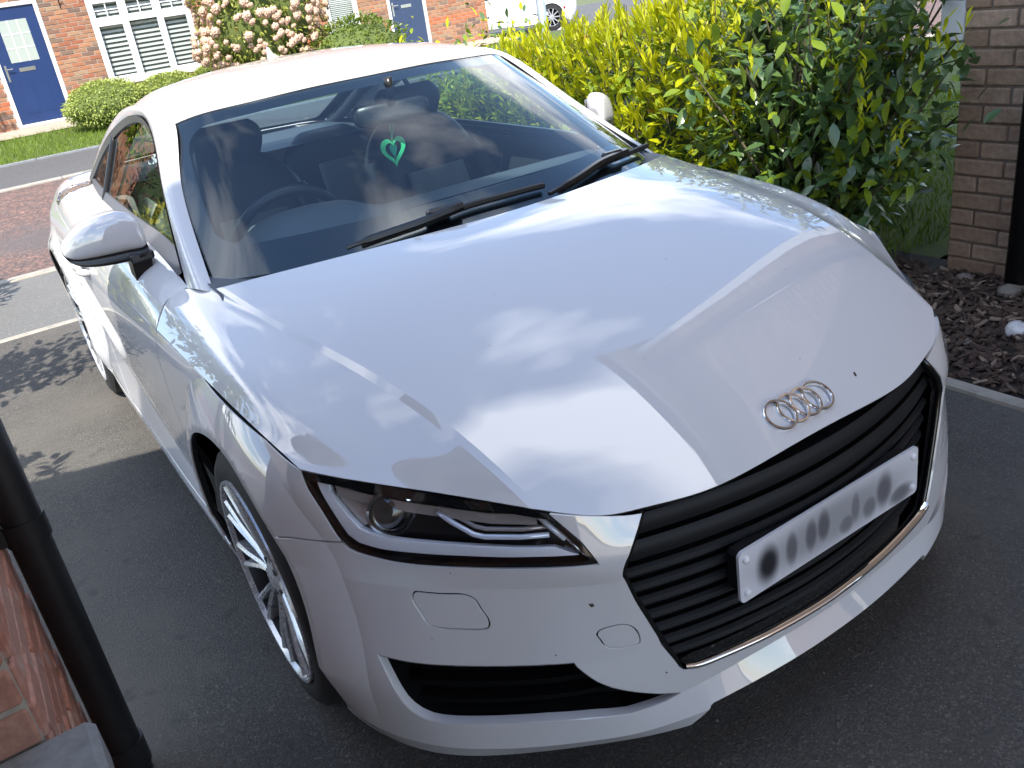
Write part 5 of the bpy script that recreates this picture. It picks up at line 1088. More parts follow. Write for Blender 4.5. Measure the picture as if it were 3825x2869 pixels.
        MB().add([(s*(dlo_x(y, z)+.004), y, z) for y, z in tri]+[(s*(dlo_x(y, z)-.01), y, z) for y, z in tri], [(0, 1, 2, 3), (7, 6, 5, 4)]+[(i, (i+1) % 4, (i+1) % 4+4, i+4) for i in range(4)]).build('mirror_plate', 'trim_black', car)
    # black tubes behind the shut lines so that no light shows through
    for pl in (S_LOW.ev(*np.array(row(S_LOW, 0, 2, 18, 120)).T),):
        for s in (1, -1):
            q = pl-np.array([.020, .008, .014]); q = q*[s, 1, 1]; MB().tube(q[1:-1].tolist(), .007, 6).build('seam_backing', 'rubber', car)
    cw = S_BON.ev(np.linspace(S_BON.tu[4], S_BON.tu[12], 60), np.zeros(60)); MB().tube((cw-np.array([0, .006, .022])).tolist(), .014, 6).build('cowl_backing', 'rubber', car)
    # ---- headlamps
    off = lambda pts, d: (lambda c: S_LOW.ev(c[:, 0], c[:, 1])+nrmo(c)*d)(S_LOW.find(pts))
    def nrmo(c):
        n = S_LOW.nrm(c[:, 0], c[:, 1]); s = np.sign((n*(S_LOW.ev(c[:, 0], c[:, 1])-np.array([0, -1, .3]))).sum(1, keepdims=True)); return n*s
    for s in (1, -1):
        hl = empty('headlamp', (0, 0, 0)); hl.parent = car
        mm = (lambda g: mir(g)) if s < 0 else (lambda g: g)
        ms = lambda P: [(x*s, y, z) for x, y, z in P]
        geo_obj('lens', mm(panel_geo(S_LOW, HE, step=.02, skirt=.01, gap=.002)), 'glass_lamp', hl)
        inner = shrink(HE, .014)
        geo_obj('lens_border', mm(panel_geo(S_LOW, HE, [inner[::-1]], step=.015, skirt=.0, lift=-.003, gap=.002, hgap=0)), 'gloss_black', hl)
        geo_obj('housing', mm(panel_geo(S_LOW, HE, step=.02, skirt=0, lift=-.05, gap=-.004)), 'lamp_inside', hl)
        geo_obj('housing_wall', mm(panel_geo(S_LOW, HE, [shrink(HE, .004)[::-1]], step=.02, skirt=.055, lift=-.006, gap=.001, hgap=0)), 'lamp_inside', hl)
        st = [tuple(v) for v in S_LOW.find(HL_STRIP_OUT)]+[tuple(v) for v in S_LOW.find(HL_STRIP_IN)][::-1]
        geo_obj('reflector_strip', mm(panel_geo(S_LOW, st, step=.012, skirt=.02, lift=-.010, gap=.0)), 'satin_silver', hl)
        tb = off(HL_TOPBAR, -.016); tb2 = tb+np.array([.003, .006, -.017])
        MB().add(ms(np.vstack([tb, tb2])), [(i, i+1, i+len(tb)+1, i+len(tb)) for i in range(len(tb)-1)]).build('upper_bezel', 'bezel_reflected', hl, True)
        MB().tube(ms(off(HL_DRL, -.018)), .0050, 8).build('daytime_light', 'lamp_white', hl, True)
        MB().tube(ms(off(HL_DRL, -.026)+np.array([-.005, -.004, .011])), .0045, 8).build('light_guide', 'bezel_reflected', hl, True)
        MB().tube(ms(off(HL_INNER, -.015)), .0055, 8).build('inner_bezel', 'satin_silver', hl, True)
        MB().tube(ms(off(HL_TIP, -.012)), .0028, 8).build('tip_trim', 'chrome', hl, True)
        pc = off([HL_PROJ[0]], -.032)[0]; ax = Vector((.42, .86, .18)).normalized(); xx = Vector((0, 0, 1)).cross(ax).normalized(); M4 = frame((pc[0]*s, pc[1], pc[2]), Vector((xx.x*s, xx.y, xx.z)), ax.cross(xx) if s > 0 else Vector((-(ax.cross(xx)).x, ax.cross(xx).y, ax.cross(xx).z)), Vector((ax.x*s, ax.y, ax.z)))
        MB().lathe([(0, .018), (.012, .0165), (.024, .012), (.034, .003), (.036, 0)], 36, M4).build('projector_lens', 'lamp_lens', hl, True)
        MB().lathe([(.036, -.02), (.0365, .002), (.040, .006), (.0445, .004), (.046, -.02)], 36, M4).build('projector_ring', 'chrome', hl, True, 40)
        # inner wing beside the projector, brown from the reflection put into its colour
        wing = [HL_STRIP_IN[0], HL_STRIP_IN[2], HL_STRIP_IN[4], HL_PROJ[0], HL_TOPBAR[1], HL_TOPBAR[0]]
        g = panel_geo(S_LOW, [tuple(v) for v in S_LOW.find(wing)], step=.02, skirt=0, lift=-.028, gap=0); geo_obj('side_reflector', mm(g), 'bezel_reflected', hl)
    # ---- grille
    gr = empty('grille', (0, 0, 0)); gr.parent = car
    gz = np.array([GRILLE[k][2] for k in range(len(GRILLE))]); gx = np.array([GRILLE[k][0] for k in range(len(GRILLE))]); od = np.argsort(gz)
    hw = lambda z: float(np.interp(z, gz[od], gx[od]))
    yf = lambda x, z: .882-.44*x*x-.10*max(0, z-.58)
    for z, hk in ((.628, 1.75), (.578, 1.75), (.532, 1.0), (.497, 1.0), (.462, 1.0), (.427, 1.0), (.392, 1.0), (.357, 1.0), (.325, 1.0)):
        w = hw(z)-.006; xs = np.linspace(-w, w, 41); V = []; F = []; pf = [(-.012, .006), (-.006, .0105), (.001, .006), (.003, -.003), (-.004, -.0125), (-.040, -.015), (-.046, .006)]
        for x in xs:
            for dy, dz in pf: V.append((x, yf(x, z)-.022+dy, z+dz*hk+.004*(1-(x/.45)**2)))
        n = len(pf)
        for i in range(40):
            for j in range(n): F.append((i*n+j, (i+1)*n+j, (i+1)*n+(j+1) % n, i*n+(j+1) % n))
        mesh_obj('grille_slat', V, F, 'grille_grey', gr, True, 35)
    V = []; F = []
    for i, x in enumerate(np.linspace(-.47, .47, 25)):
        for z in (.255, .685): V.append((x, .805-.44*x*x, z))
    for i in range(24): F.append((i*2, i*2+1, i*2+3, i*2+2))
    mesh_obj('grille_backing', V, F, 'void_black', gr, True)
    gpts = S_LOW.ev(*np.array(GR).T); gbp = S_LOW.ev(*np.array(GB).T)
    half = np.vstack([gpts, gbp])-np.array([0, .010, 0]); fr = np.vstack([half, (half*[-1, 1, 1])[::-1][1:]])
    sh_in = fr.copy(); sh_in[:, 0] -= np.sign(sh_in[:, 0])*.004
    MB().tube(sh_in.tolist(), .0075, 8).build('grille_frame', 'gloss_black', gr, True)
    cb = np.vstack([gpts[-2:], gbp]); cb = np.vstack([cb, (cb*[-1, 1, 1])[::-1][1:]])+np.array([0, .004, .009])
    cb = spline3(cb, 60); V = []; F = []
    for p in cb:
        for dy, dz in ((-.012, .008), (.000, .007), (.003, 0), (.0, -.006), (-.012, -.007)): V.append((p[0], p[1]+dy, p[2]+dz))
    for i in range(59):
        for j in range(4): F.append((i*5+j, (i+1)*5+j, (i+1)*5+j+1, i*5+j+1))
    mesh_obj('chrome_strip', V, F, 'chrome', gr, True)
    tp = S_BON.ev(np.linspace(S_BON.tu[6], S_BON.tu[10], 40), np.full(40, S_BON.tv[-1])); MB().tube((tp-np.array([0, .012, .006])).tolist(), .0055, 8).build('grille_top_trim', 'gloss_black', gr, True)
    MB().bbox((-.25, .835, .44), (.25, .872, .53), .008).build('plate_carrier', 'grille_grey', gr)
    # number plate
    pt = empty('number_plate', (0, .879, .4865)); pt.rotation_euler = (.026, 0, 0); pt.parent = car
    poly = []; 
    for cx, cz, a0 in ((.248, .0435, 0), (-.248, .0435, 90), (-.248, -.0435, 180), (.248, -.0435, 270)):
        for a in np.radians(np.linspace(a0, a0+90, 6)): poly.append((cx+.012*math.cos(a), cz+.012*math.sin(a)))
    MB().prism(poly, -.003, .003, Matrix(((1, 0, 0, 0), (0, 0, -1, 0), (0, 1, 0, 0), (0, 0, 0, 1)))).build('plate_board', 'plate', pt)
    for x in (-.243, .243):
        for z in (-.036, .036): MB().lathe([(0, .007), (.005, .006), (.0075, .003), (.008, 0)], 16, Matrix.Translation((x, .003, z)) @ Matrix.Rotation(-math.pi/2, 4, 'X')).build('screw_cap', 'plastic_white', pt, True)
    # four rings
    bd = empty('ring_badge', (0, 0, 0)); bd.parent = car
    for k in range(4):
        x = (k-1.5)*.0345; c0 = S_BON.find([(x, .795, .706)])[0]; X = S_BON.ev([c0[0]], [c0[1]])[0]; n = S_BON.nrm([c0[0]], [c0[1]])[0]; n = n*np.sign(n[2]); z = Vector(n); ux = Vector((1, 0, 0)); ux = (ux-z*ux.dot(z)).normalized()
        tilt = Matrix.Rotation(math.radians(3.0), 4, 'Y')
        MB().lathe([(.0272, .0015), (.0276, .0050), (.0290, .0072), (.0328, .0072), (.0343, .0050), (.0347, .0005)], 56, frame(X+n*.0005, ux, z.cross(ux), z) @ tilt).build('ring', 'chrome', bd, True, 40)
    # ---- lower intakes
    for s in (1, -1):
        it = empty('air_intake', (0, 0, 0)); it.parent = car
        mm = mir if s < 0 else (lambda g: g)
        i0 = resamp(np.array(IN), .010); c0 = i0 if area2(i0) > 0 else i0[::-1]; c1 = shrink(c0, .002); c2 = shrink(c0, .004); nI = len(c0)
        X = [S_LOW.ev(c[:, 0], c[:, 1])-nrmo(c0)*d for c, d in ((c0, .001), (c1, .018), (c2, .06))]; V = np.vstack(X)*[s, 1, 1]
        o = mesh_obj('intake_lip', V.tolist(), [(k*nI+i, k*nI+(i+1) % nI, (k+1)*nI+(i+1) % nI, (k+1)*nI+i) for k in range(2) for i in range(nI)], ['paint', 'void_black'], it, True, 60); o.data.polygons.foreach_set('material_index', [0]*nI+[1]*nI)
        geo_obj('intake_backing', mm(panel_geo(S_LOW, IN, step=.03, skirt=0, lift=-.06, gap=-.01)), 'void_black', it)
        for z in (.305, .345, .385):
            P = [(x, y) for x, y, zz in INTAKE]; xs = np.linspace(.47, .80, 24); q = S_LOW.ev(*S_LOW.find([(x, float(np.interp(x, [.47, .55, .63, .71, .79], [.805, .77, .72, .65, .57])), z) for x in xs]).T)
            nn = np.array([.6, .75, 0]); V = []; F = []
            for p in q:
                for d, dz in ((-.035, .004), (-.033, -.004), (-.06, -.006), (-.06, .006)): V.append(((p[0]+nn[0]*d)*s, p[1]+nn[1]*d, z+dz))
            for i in range(len(q)-1):
                for j in range(4): F.append((i*4+j, (i+1)*4+j, (i+1)*4+(j+1) % 4, i*4+(j+1) % 4))
            mesh_obj('intake_slat', V, F, 'void_black', it)
    # ---- squashed flies and specks of dirt
    for S_, par, P in ((S_BON, bon_o, [(-.1768, .7871, .7047, .0052), (-.0952, .7193, .7489, .0016), (.1874, .5815, .8115, .0014), (-.0878, .3515, .8926, .0018), (-.0062, .4373, .8668, .0015), (.4154, .3887, .8674, .0016), (.31, .25, .90, .0013), (-.3, .5, .82, .0014)]), (S_LOW, bumper, [(.5141, .7785, .5134, .0050), (.5829, .7474, .4211, .0024), (.6932, .6163, .5898, .0015), (.4047, .8326, .3262, .0022), (.75, .60, .46, .0012)])):
        for x, y, z, r in P:
            c0 = S_.find([(x, y, z)])[0]; X = S_.ev([c0[0]], [c0[1]])[0]; n = S_.nrm([c0[0]], [c0[1]])[0]; n = n*np.sign((n*(X-np.array([0, -1, .3]))).sum()); zz = Vector(n); ux = zz.orthogonal().normalized(); k = 9
            rr = [r*random.uniform(.45, 1.25) for _ in range(k)]; M4 = frame(X, ux, zz.cross(ux), zz)
            MB().add([M4 @ Vector((rr[i]*math.cos(i*6.283/k)*1.3, rr[i]*math.sin(i*6.283/k)*.8, .0003)) for i in range(k)]+[M4 @ Vector((0, 0, .0003+r*.25))], [(i, (i+1) % k, k) for i in range(k)]).build('dirt_speck', 'bug', par)
    # ---- mirrors
    sec = [(.795, -.735, .985, 1.045, .050), (.808, -.730, .968, 1.075, .085), (.835, -.745, .962, 1.088, .100), (.868, -.770, .958, 1.086, .105), (.905, -.800, .955, 1.075, .105), (.940, -.835, .954, 1.056, .100), (.966, -.868, .958, 1.032, .085), (.984, -.895, .970, 1.012, .060), (.991, -.905, .985, 1.000, .030)]
    for s, dpar in ((1, door_o), (-1, door_f)):
        mi = empty('door_mirror', (0, 0, 0)); mi.parent = dpar
        def shell(zlo, zhi, name, m):
            V = []; F = []; n = 20; xs = np.linspace(0, len(sec)-1, 33); S9 = cbasis(range(len(sec)), xs) @ np.array(sec)
            for x, y, z0, z1, d in S9:
                a0 = z0+(z1-z0)*zlo; a1 = z0+(z1-z0)*zhi
                for j in range(n):
                    a = 2*math.pi*j/n; ca, sa = math.cos(a), math.sin(a); e = .62
                    yy = y-d/2+d/2*math.copysign(abs(ca)**e, ca); zz = (a0+a1)/2+(a1-a0)/2*math.copysign(abs(sa)**e, sa)
                    V.append((x*s, yy+.018*(zz-a0)/(a1-a0+1e-6)*-1, zz))
            for i in range(32):
                for j in range(n): F.append((i*n+j, i*n+(j+1) % n, (i+1)*n+(j+1) % n, (i+1)*n+j))
            F.append(tuple(range(n))); F.append(tuple(32*n+j for j in range(n)))
            return mesh_obj(name, V, F, m, mi, True, 50)
        shell(.16, 1.0, 'mirror_shell', 'paint'); shell(-.06, .20, 'mirror_base', 'trim_black')
        MB().bbox((.785, -.845, .950), (.85, -.745, .975), .008, Matrix.Diagonal((s, 1, 1, 1))).build('mirror_arm', 'trim_black', mi)
        f = MB(); q0 = [(.795, -.748), (.845, -.765), (.842, -.850), (.793, -.845)]; q1 = [(.800, -.752), (.848, -.768), (.846, -.842), (.798, -.838)]
        f.add([(x*s, y, .898) for x, y in q1]+[(x*s, y, .965) for x, y in q0], [(0, 1, 2, 3), (7, 6, 5, 4)]+[(i, (i+1) % 4, (i+1) % 4+4, i+4) for i in range(4)]).build('mirror_foot', 'trim_black', mi)
        MB().add([(x*s, y, z) for x, y, z in ((.812, -.842, .972), (.968, -.945, .974), (.960, -.940, 1.025), (.89, -.905, 1.070), (.815, -.848, 1.066))], [(0, 1, 2, 3, 4)]).build('mirror_glass', 'chrome', mi)
        # handle
        hp = [(.893, -1.46, .800), (.912, -1.475, .802), (.916, -1.54, .803), (.914, -1.62, .802), (.897, -1.64, .800)]
        MB().tube([(x*s, y, z) for x, y, z in spline3(hp, 16)], [.008]+[.0125]*14+[.008], 10).build('door_handle', 'paint', dpar, True)
        MB().bbox((.885, -1.63, .785), (.897, -1.47, .815), .006, Matrix.Diagonal((s, 1, 1, 1))).build('handle_recess', 'trim_grey', dpar)
    # ---- wipers
    for nm, P, hd in (('wiper', [(.4367, -.2277, .9496), (.341, -.2083, .9598), (.2162, -.1922, .9701), (.1153, -.1941, .98), (.0104, -.1906, .9809), (-.0937, -.1905, .979), (-.1436, -.1919, .9769)], 3), ('wiper', [(-.13, -.1560, .952), (-.2557, -.1896, .9635), (-.3912, -.249, .9717), (-.4917, -.287, .968), (-.62, -.352, .958), (-.712, -.415, .945)], 3)):
        wp = empty(nm, (0, 0, 0)); wp.parent = car
        P = np.array(P); fl = spline3(P, 30); up = np.array([0, .012, .017]); k = int(30*hd/(len(P)-1))-2
        MB().tube((fl[:k+4]+up*1.3).tolist(), [.006]*3+[.0105]*(k-2)+[.013]*3, 6).build('wiper_arm', 'trim_black', wp, True, 40)
        MB().tube((fl[2:]+up*.75).tolist(), .0085, 6).build('wiper_blade', 'rubber', wp, True, 40)
        MB().bbox((fl[k][0]-.035, fl[k][1]-.012, fl[k][2]+.008), (fl[k][0]+.035, fl[k][1]+.014, fl[k][2]+.036), .008).build('wiper_joint', 'trim_black', wp)
    # ---- aerial
    an = MB(); pr_ = [(-1.60, 1.354), (-1.72, 1.352), (-1.745, 1.350), (-1.742, 1.385), (-1.735, 1.392), (-1.725, 1.390), (-1.70, 1.370), (-1.66, 1.360)]
    V = []; n = len(pr_)
    for x in (-.007, .007): V += [(x*(.4 if z > 1.38 else .7 if z > 1.365 else 1), y, z) for y, z in pr_]
    an.add(V, [tuple(range(n)), tuple(range(n, 2*n))[::-1]]+[(i, (i+1) % n, (i+1) % n+n, i+n) for i in range(n)]).build('roof_aerial', 'paint', car)
    # ---- wheels
    def make_wheel():
        w = empty('wheel', (0, 0, 0)); My = Matrix.Rotation(math.pi/2, 4, 'Y')
        ty = MB().lathe([(.245, -.205), (.262, -.235), (.300, -.240), (.320, -.228), (.3265, -.20), (.3275, -.12), (.3265, -.045), (.320, -.018), (.300, -.004), (.270, .0), (.256, -.006), (.250, -.02)], 72, My).build('tyre', 'tyre', w, True, 40)
        gr_ = MB()
        for x in (-.17, -.12, -.07): gr_.lathe([(.3285, x-.005), (.3285, x+.005)], 60, My)
        gr_.build('tread_groove', 'void_black', ty)
        rim = MB().lathe([(.254, -.006), (.2525, .002), (.246, .001), (.240, -.010)], 72, My).build('rim', 'alloy', w, True, 35); MB().lathe([(.240, -.010), (.236, -.06), (.228, -.17), (.236, -.20)], 72, My).build('rim_barrel', 'barrel', w, True)
        MB().lathe([(0, -.045), (.055, -.045), (.06, -.05), (.155, -.052), (.156, -.075), (0, -.08)], 40, My).build('brake_disc', 'dark_metal', w, True, 30)
        for k in range(10):
            for d in (-1, 1):
                a = 2*math.pi*k/10+.16; a0 = a+d*.05; a1 = a+d*.118+.06; V = []
                for (r, aa, wl, wr, x0, xb) in ((.040, a0, .0065, .0065, -.026, -.05), (.10, a0+(a1-a0)*.3, .0070, .0070, -.020, -.048), (.17, a0+(a1-a0)*.68, .0070, .0070, -.010, -.042), (.243, a1, .0092, .0092, -.004, -.035)):
                    t = (-math.sin(aa), math.cos(aa)); e = (math.cos(aa), math.sin(aa))
                    for sx, xx in ((-wl, x0-.004), (0, x0+.002), (wr, x0-.004), (wr*.9, xb), (-wl*.9, xb)): V.append((xx, e[0]*r+t[0]*sx, e[1]*r+t[1]*sx))
                F = [(i*5+j, i*5+(j+1) % 5, (i+1)*5+(j+1) % 5, (i+1)*5+j) for i in range(3) for j in range(5)]
                mesh_obj('spoke', V, F, 'alloy', w, False)
        MB().lathe([(0, -.016), (.022, -.016), (.029, -.020), (.052, -.026), (.062, -.04), (.06, -.06)], 30, My).build('hub', 'alloy', w, True, 30)
        for k in range(5):
            a = 2*math.pi*k/5+.16+.63; MB().lathe([(0, -.020), (.008, -.021), (.009, -.035)], 8, Matrix.Translation((0, .045*math.cos(a), .045*math.sin(a))) @ My).build('wheel_bolt', 'dark_metal', w)
        return w
    w0 = make_wheel(); w0.parent = car; first = True
    for (x, y, rz) in ((.898, FA, 0), (.898, RA, 0), (-.898, FA, math.pi), (-.898, RA, math.pi)):
        if first: w = w0; first = False
        else:
            w = w0.copy(); COL.objects.link(w)
            for ch in w0.children:
                c = ch.copy(); COL.objects.link(c); c.parent = w
                for g in ch.children: d = g.copy(); COL.objects.link(d); d.parent = c
        w.location = (x, y, WZ); w.rotation_euler = (.35 if y == RA else .0, 0, rz)
        s = 1 if x > 0 else -1
        lv = MB(); n = 28; V = []; F = []
        for i in range(n+1):
            a = math.radians(-20+220*i/n)
            for xx in (.50, .872): V.append((s*xx, y+.386*math.cos(a), .332+.386*math.sin(a)))
        for i in range(n): F.append((i*2, i*2+1, i*2+3, i*2+2))
        F.append(tuple(i*2 for i in range(n+1))); mesh_obj('wheel_well', V, F, 'void_black', car)
    # ---- floor and interior
    MB().box((-.60, -3.1, .17), (.60, .70, .24)).box((-.80, -2.1, .18), (.80, -.42, .26)).build('underbody', 'void_black', car)
    V = []; F = []; xs = np.linspace(-.74, .74, 45); prof = [(-.16, .90), (-.22, .932), (-.34, .945), (-.50, .952), (-.64, .948), (-.74, .925), (-.78, .88), (-.80, .78), (-.76, .60), (-.72, .45)]
    for x in xs:
        for k, (y, z) in enumerate(prof):
            hood = .055*math.exp(-((x-.36)/.17)**4)*(1 if 2 < k < 7 else .35 if k == 2 else 0); V.append((x*(1-.12*max(0, -.45-y)*0), y-.10*(abs(x)/.74)**2*(1 if k < 3 else .2)-hood*.6*(k > 4), z+hood-.012*(abs(x)/.74)**2))
    n = len(prof)
    for i in range(44):
        for j in range(n-1): F.append((i*n+j, (i+1)*n+j, (i+1)*n+j+1, i*n+j+1))
    dash = mesh_obj('dashboard', V, F, 'dash', car, True)
    MB().tube([(x, -.47-.02*x*x, .957) for x in np.linspace(-.70, .70, 30)], .0022, 6).build('dash_seam', 'void_black', dash)
    for x in (-.36, .0, .06): MB().lathe([(0, .004), (.03, .006), (.036, .0)], 20, Matrix.Translation((x, -.795, .80)) @ Matrix.Rotation(math.pi/2, 4, 'X')).build('air_vent', 'satin_silver', dash, True)
    sw = empty('steering_wheel', (.36, -.885, .862)); sw.rotation_euler = (math.radians(66), 0, 0); sw.parent = car
    MB().tube([(.178*math.cos(a), .178*math.sin(a), 0) for a in np.linspace(0, 2*math.pi, 48, endpoint=False)], .0165, 12, closed=True).build('wheel_rim', 'leather', sw, True)
    MB().lathe([(0, -.035), (.05, -.034), (.062, -.02), (.06, .01)], 24).build('airbag', 'leather', sw, True)
    for a in (0, math.pi, -math.pi/2): MB().bbox((.05, -.018, -.022), (.172, .018, -.006), .006, Matrix.Rotation(a, 4, 'Z')).build('wheel_spoke', 'satin_silver', sw)
    def cush(parent, name, m, secs, n=18, e=.6):
        """padded block from (centre xyz, half width, half depth, depth axis) sections"""
        V = []; F = []
        Sx = cbasis(range(len(secs)), np.linspace(0, len(secs)-1, 18)) @ np.array(secs, float)
        for cx, cy, cz, hw_, hd, ay, az in Sx:
            d = Vector((0, ay, az)).normalized()
            for j in range(n):
                a = 2*math.pi*j/n; ca, sa = math.cos(a), math.sin(a); u = hw_*math.copysign(abs(ca)**e, ca); v = hd*math.copysign(abs(sa)**e, sa)
                V.append((cx+u, cy+d.y*v, cz+d.z*v))
        for i in range(17):
            for j in range(n): F.append((i*n+j, i*n+(j+1) % n, (i+1)*n+(j+1) % n, (i+1)*n+j))
        F.append(tuple(range(n))[::-1]); F.append(tuple(17*n+j for j in range(n)))
        return mesh_obj(name, V, F, m, parent, True, 60)
    for x in (.36, -.36):
        st = empty('front_seat', (0, 0, 0)); st.parent = car
        cush(st, 'seat_back', 'leather', [(x, -1.20, .42, .20, .07, 1, .3), (x, -1.23, .55, .235, .075, 1, .28), (x, -1.28, .75, .25, .08, 1, .25), (x, -1.33, .93, .235, .07, 1, .2), (x, -1.355, 1.04, .17, .055, 1, .18), (x, -1.365, 1.075, .12, .045, 1, .15)])
        cush(st, 'head_rest', 'leather', [(x, -1.362, 1.07, .115, .045, 1, .15), (x, -1.36, 1.12, .135, .055, 1, .1), (x, -1.355, 1.165, .13, .055, 1, .1), (x, -1.35, 1.195, .10, .035, 1, .1)])
        for sx in (-1, 1): cush(st, 'side_bolster', 'leather', [(x+sx*.20, -1.16, .45, .05, .09, 1, .3), (x+sx*.225, -1.20, .62, .05, .10, 1, .3), (x+sx*.225, -1.25, .80, .045, .09, 1, .2), (x+sx*.19, -1.31, .95, .035, .06, 1, .2)])
        cush(st, 'seat_base', 'leather', [(x, -1.22, .40, .22, .08, 0, 1), (x, -1.0, .40, .25, .09, 0, 1), (x, -.78, .42, .24, .08, 0, 1), (x, -.72, .42, .20, .05, 0, 1)])
        cush(st, 'back_panel', 'leather_grey', [(x, -1.125, .50, .11, .02, 1, .3), (x, -1.155, .70, .125, .025, 1, .27), (x, -1.215, .90, .12, .022, 1, .22)])
        rs = empty('rear_seat', (0, 0, 0)); rs.parent = car
        cush(rs, 'seat_back', 'leather', [(x*.9, -2.02, .50, .24, .06, 1, .4), (x*.9, -2.10, .70, .25, .065, 1, .4), (x*.9, -2.19, .88, .23, .06, 1, .4), (x*.9, -2.23, .97, .15, .05, 1, .3), (x*.9, -2.235, .99, .11, .03, 1, .3)])
        cush(rs, 'back_panel', 'leather_grey', [(x*.9, -1.955, .55, .10, .02, 1, .4), (x*.9, -2.02, .72, .11, .02, 1, .4), (x*.9, -2.09, .86, .10, .02, 1, .4)])
    V = []; F = []
    for i, x in enumerate(np.linspace(-.66, .66, 12)):
        for y, z in ((-2.16, .955), (-2.3, .962), (-2.6, .966), (-2.85, .945)): V.append((x*(1-.12*(-y-2.16)), y, z))
    for i in range(11):
        for j in range(3): F.append((i*4+j, i*4+j+1, (i+1)*4+j+1, (i+1)*4+j))
    mesh_obj('parcel_shelf', V, F, 'dash', car, True)
    geo_obj('headliner', panel_geo(S_ROOF, rect(S_ROOF), step=.05, skirt=0, lift=-.03), 'liner', car)
    for s in (1, -1):
        V = []; F = []; ys = np.linspace(-.60, -2.5, 16)
        for y in ys:
            bx = float(np.interp(-y, [.6, 1.1, 1.9, 2.5], [.735, .725, .69, .63]))
            for dx, z in ((.004, .943), (-.02, .935), (-.035, .86), (-.05, .70), (-.03, .60), (-.01, .28)): V.append((s*(bx+dx), y, z))
        for i in range(15):
            for j in range(5): F.append((i*6+j, i*6+j+1, (i+1)*6+j+1, (i+1)*6+j))
        mesh_obj('door_card', V, F, 'liner', car, True)
        rv = S_RAIL.ev(np.full(30, S_RAIL.tu[1]), np.linspace(0, S_RAIL.tv[-1], 30))*[s, 1, 1]; MB().tube((rv-np.array([.058*s, 0, .036])).tolist(), .024, 8).build('pillar_lining', 'liner', car, True)
    MB().bbox((-.62, -2.4, .30), (.62, -.6, .34), .02).build('cabin_floor', 'liner', car)
    rm = empty('rear_view_mirror', (-.02, -.78, 1.185)); rm.rotation_euler = (math.radians(12), 0, math.radians(-14)); rm.parent = car
    cush(rm, 'mirror_body', 'trim_black', [(-.115, 0, 0, .0, .004, 0, 1), (-.11, 0, 0, .016, .026, 0, 1)] and [(0, -.010, -.034, .09, .012, 1, 0), (0, -.010, -.02, .118, .02, 1, 0), (0, -.010, .018, .122, .022, 1, 0), (0, -.010, .034, .10, .014, 1, 0)])
    MB().tube([(0, .0, .02), (0, .05, .07), (0, .055, .095)], .014, 8).build('mirror_stalk', 'trim_black', rm, True)
    return car
def heart_poly(w, h, n=40):
    P = []
    for k in range(n):
        t = 2*math.pi*k/n; P.append((w/2*math.sin(t)**3, h/2*((13*math.cos(t)-5*math.cos(2*t)-2*math.cos(3*t)-math.cos(4*t))/14.5)))
    return P
def build_heart():
    h = empty('heart_pendant', (-.02, -.82, 1.065), math.radians(12), 'bright green cut-out heart hanging on a string inside the windscreen', 'pendant')
    def ring_heart(name, w, hh, k, m, dx, par, rz):
        a = heart_poly(w, hh); b = [(x*k, y*k-.001) for x, y in a]; n = len(a); V = []; F = []
        for z in (-.002, .002):
            V += [(x, z, y) for x, y in a]+[(x, z, y) for x, y in b]
        for i in range(n):
            j = (i+1) % n; F += [(i, j, n+j, n+i), (2*n+i, 3*n+i, 3*n+j, 2*n+j), (i, 2*n+i, 2*n+j, j), (n+i, n+j, 3*n+j, 3*n+i)]
        o = mesh_obj(name, V, F, m, par); o.rotation_euler = (0, 0, rz); o.location = (dx, 0, 0); return o
    ring_heart('outer_heart', .098, .092, .68, 'heart_green', 0, h, 0)
    a = heart_poly(.05, .046); MB().prism(a, -.0015, .0015, Matrix.Rotation(math.pi/2, 4, 'X')).build('inner_heart', 'heart_dark', h).rotation_euler = (0, 0, .5)
    MB().tube([(0, 0, .030), (.004, .01, .07), (.012, .018, .105)], .0012, 6).tube([(0, 0, .030), (-.008, .01, .07), (-.012, .018, .105)], .0012, 6).build('string', 'heart_green', h)
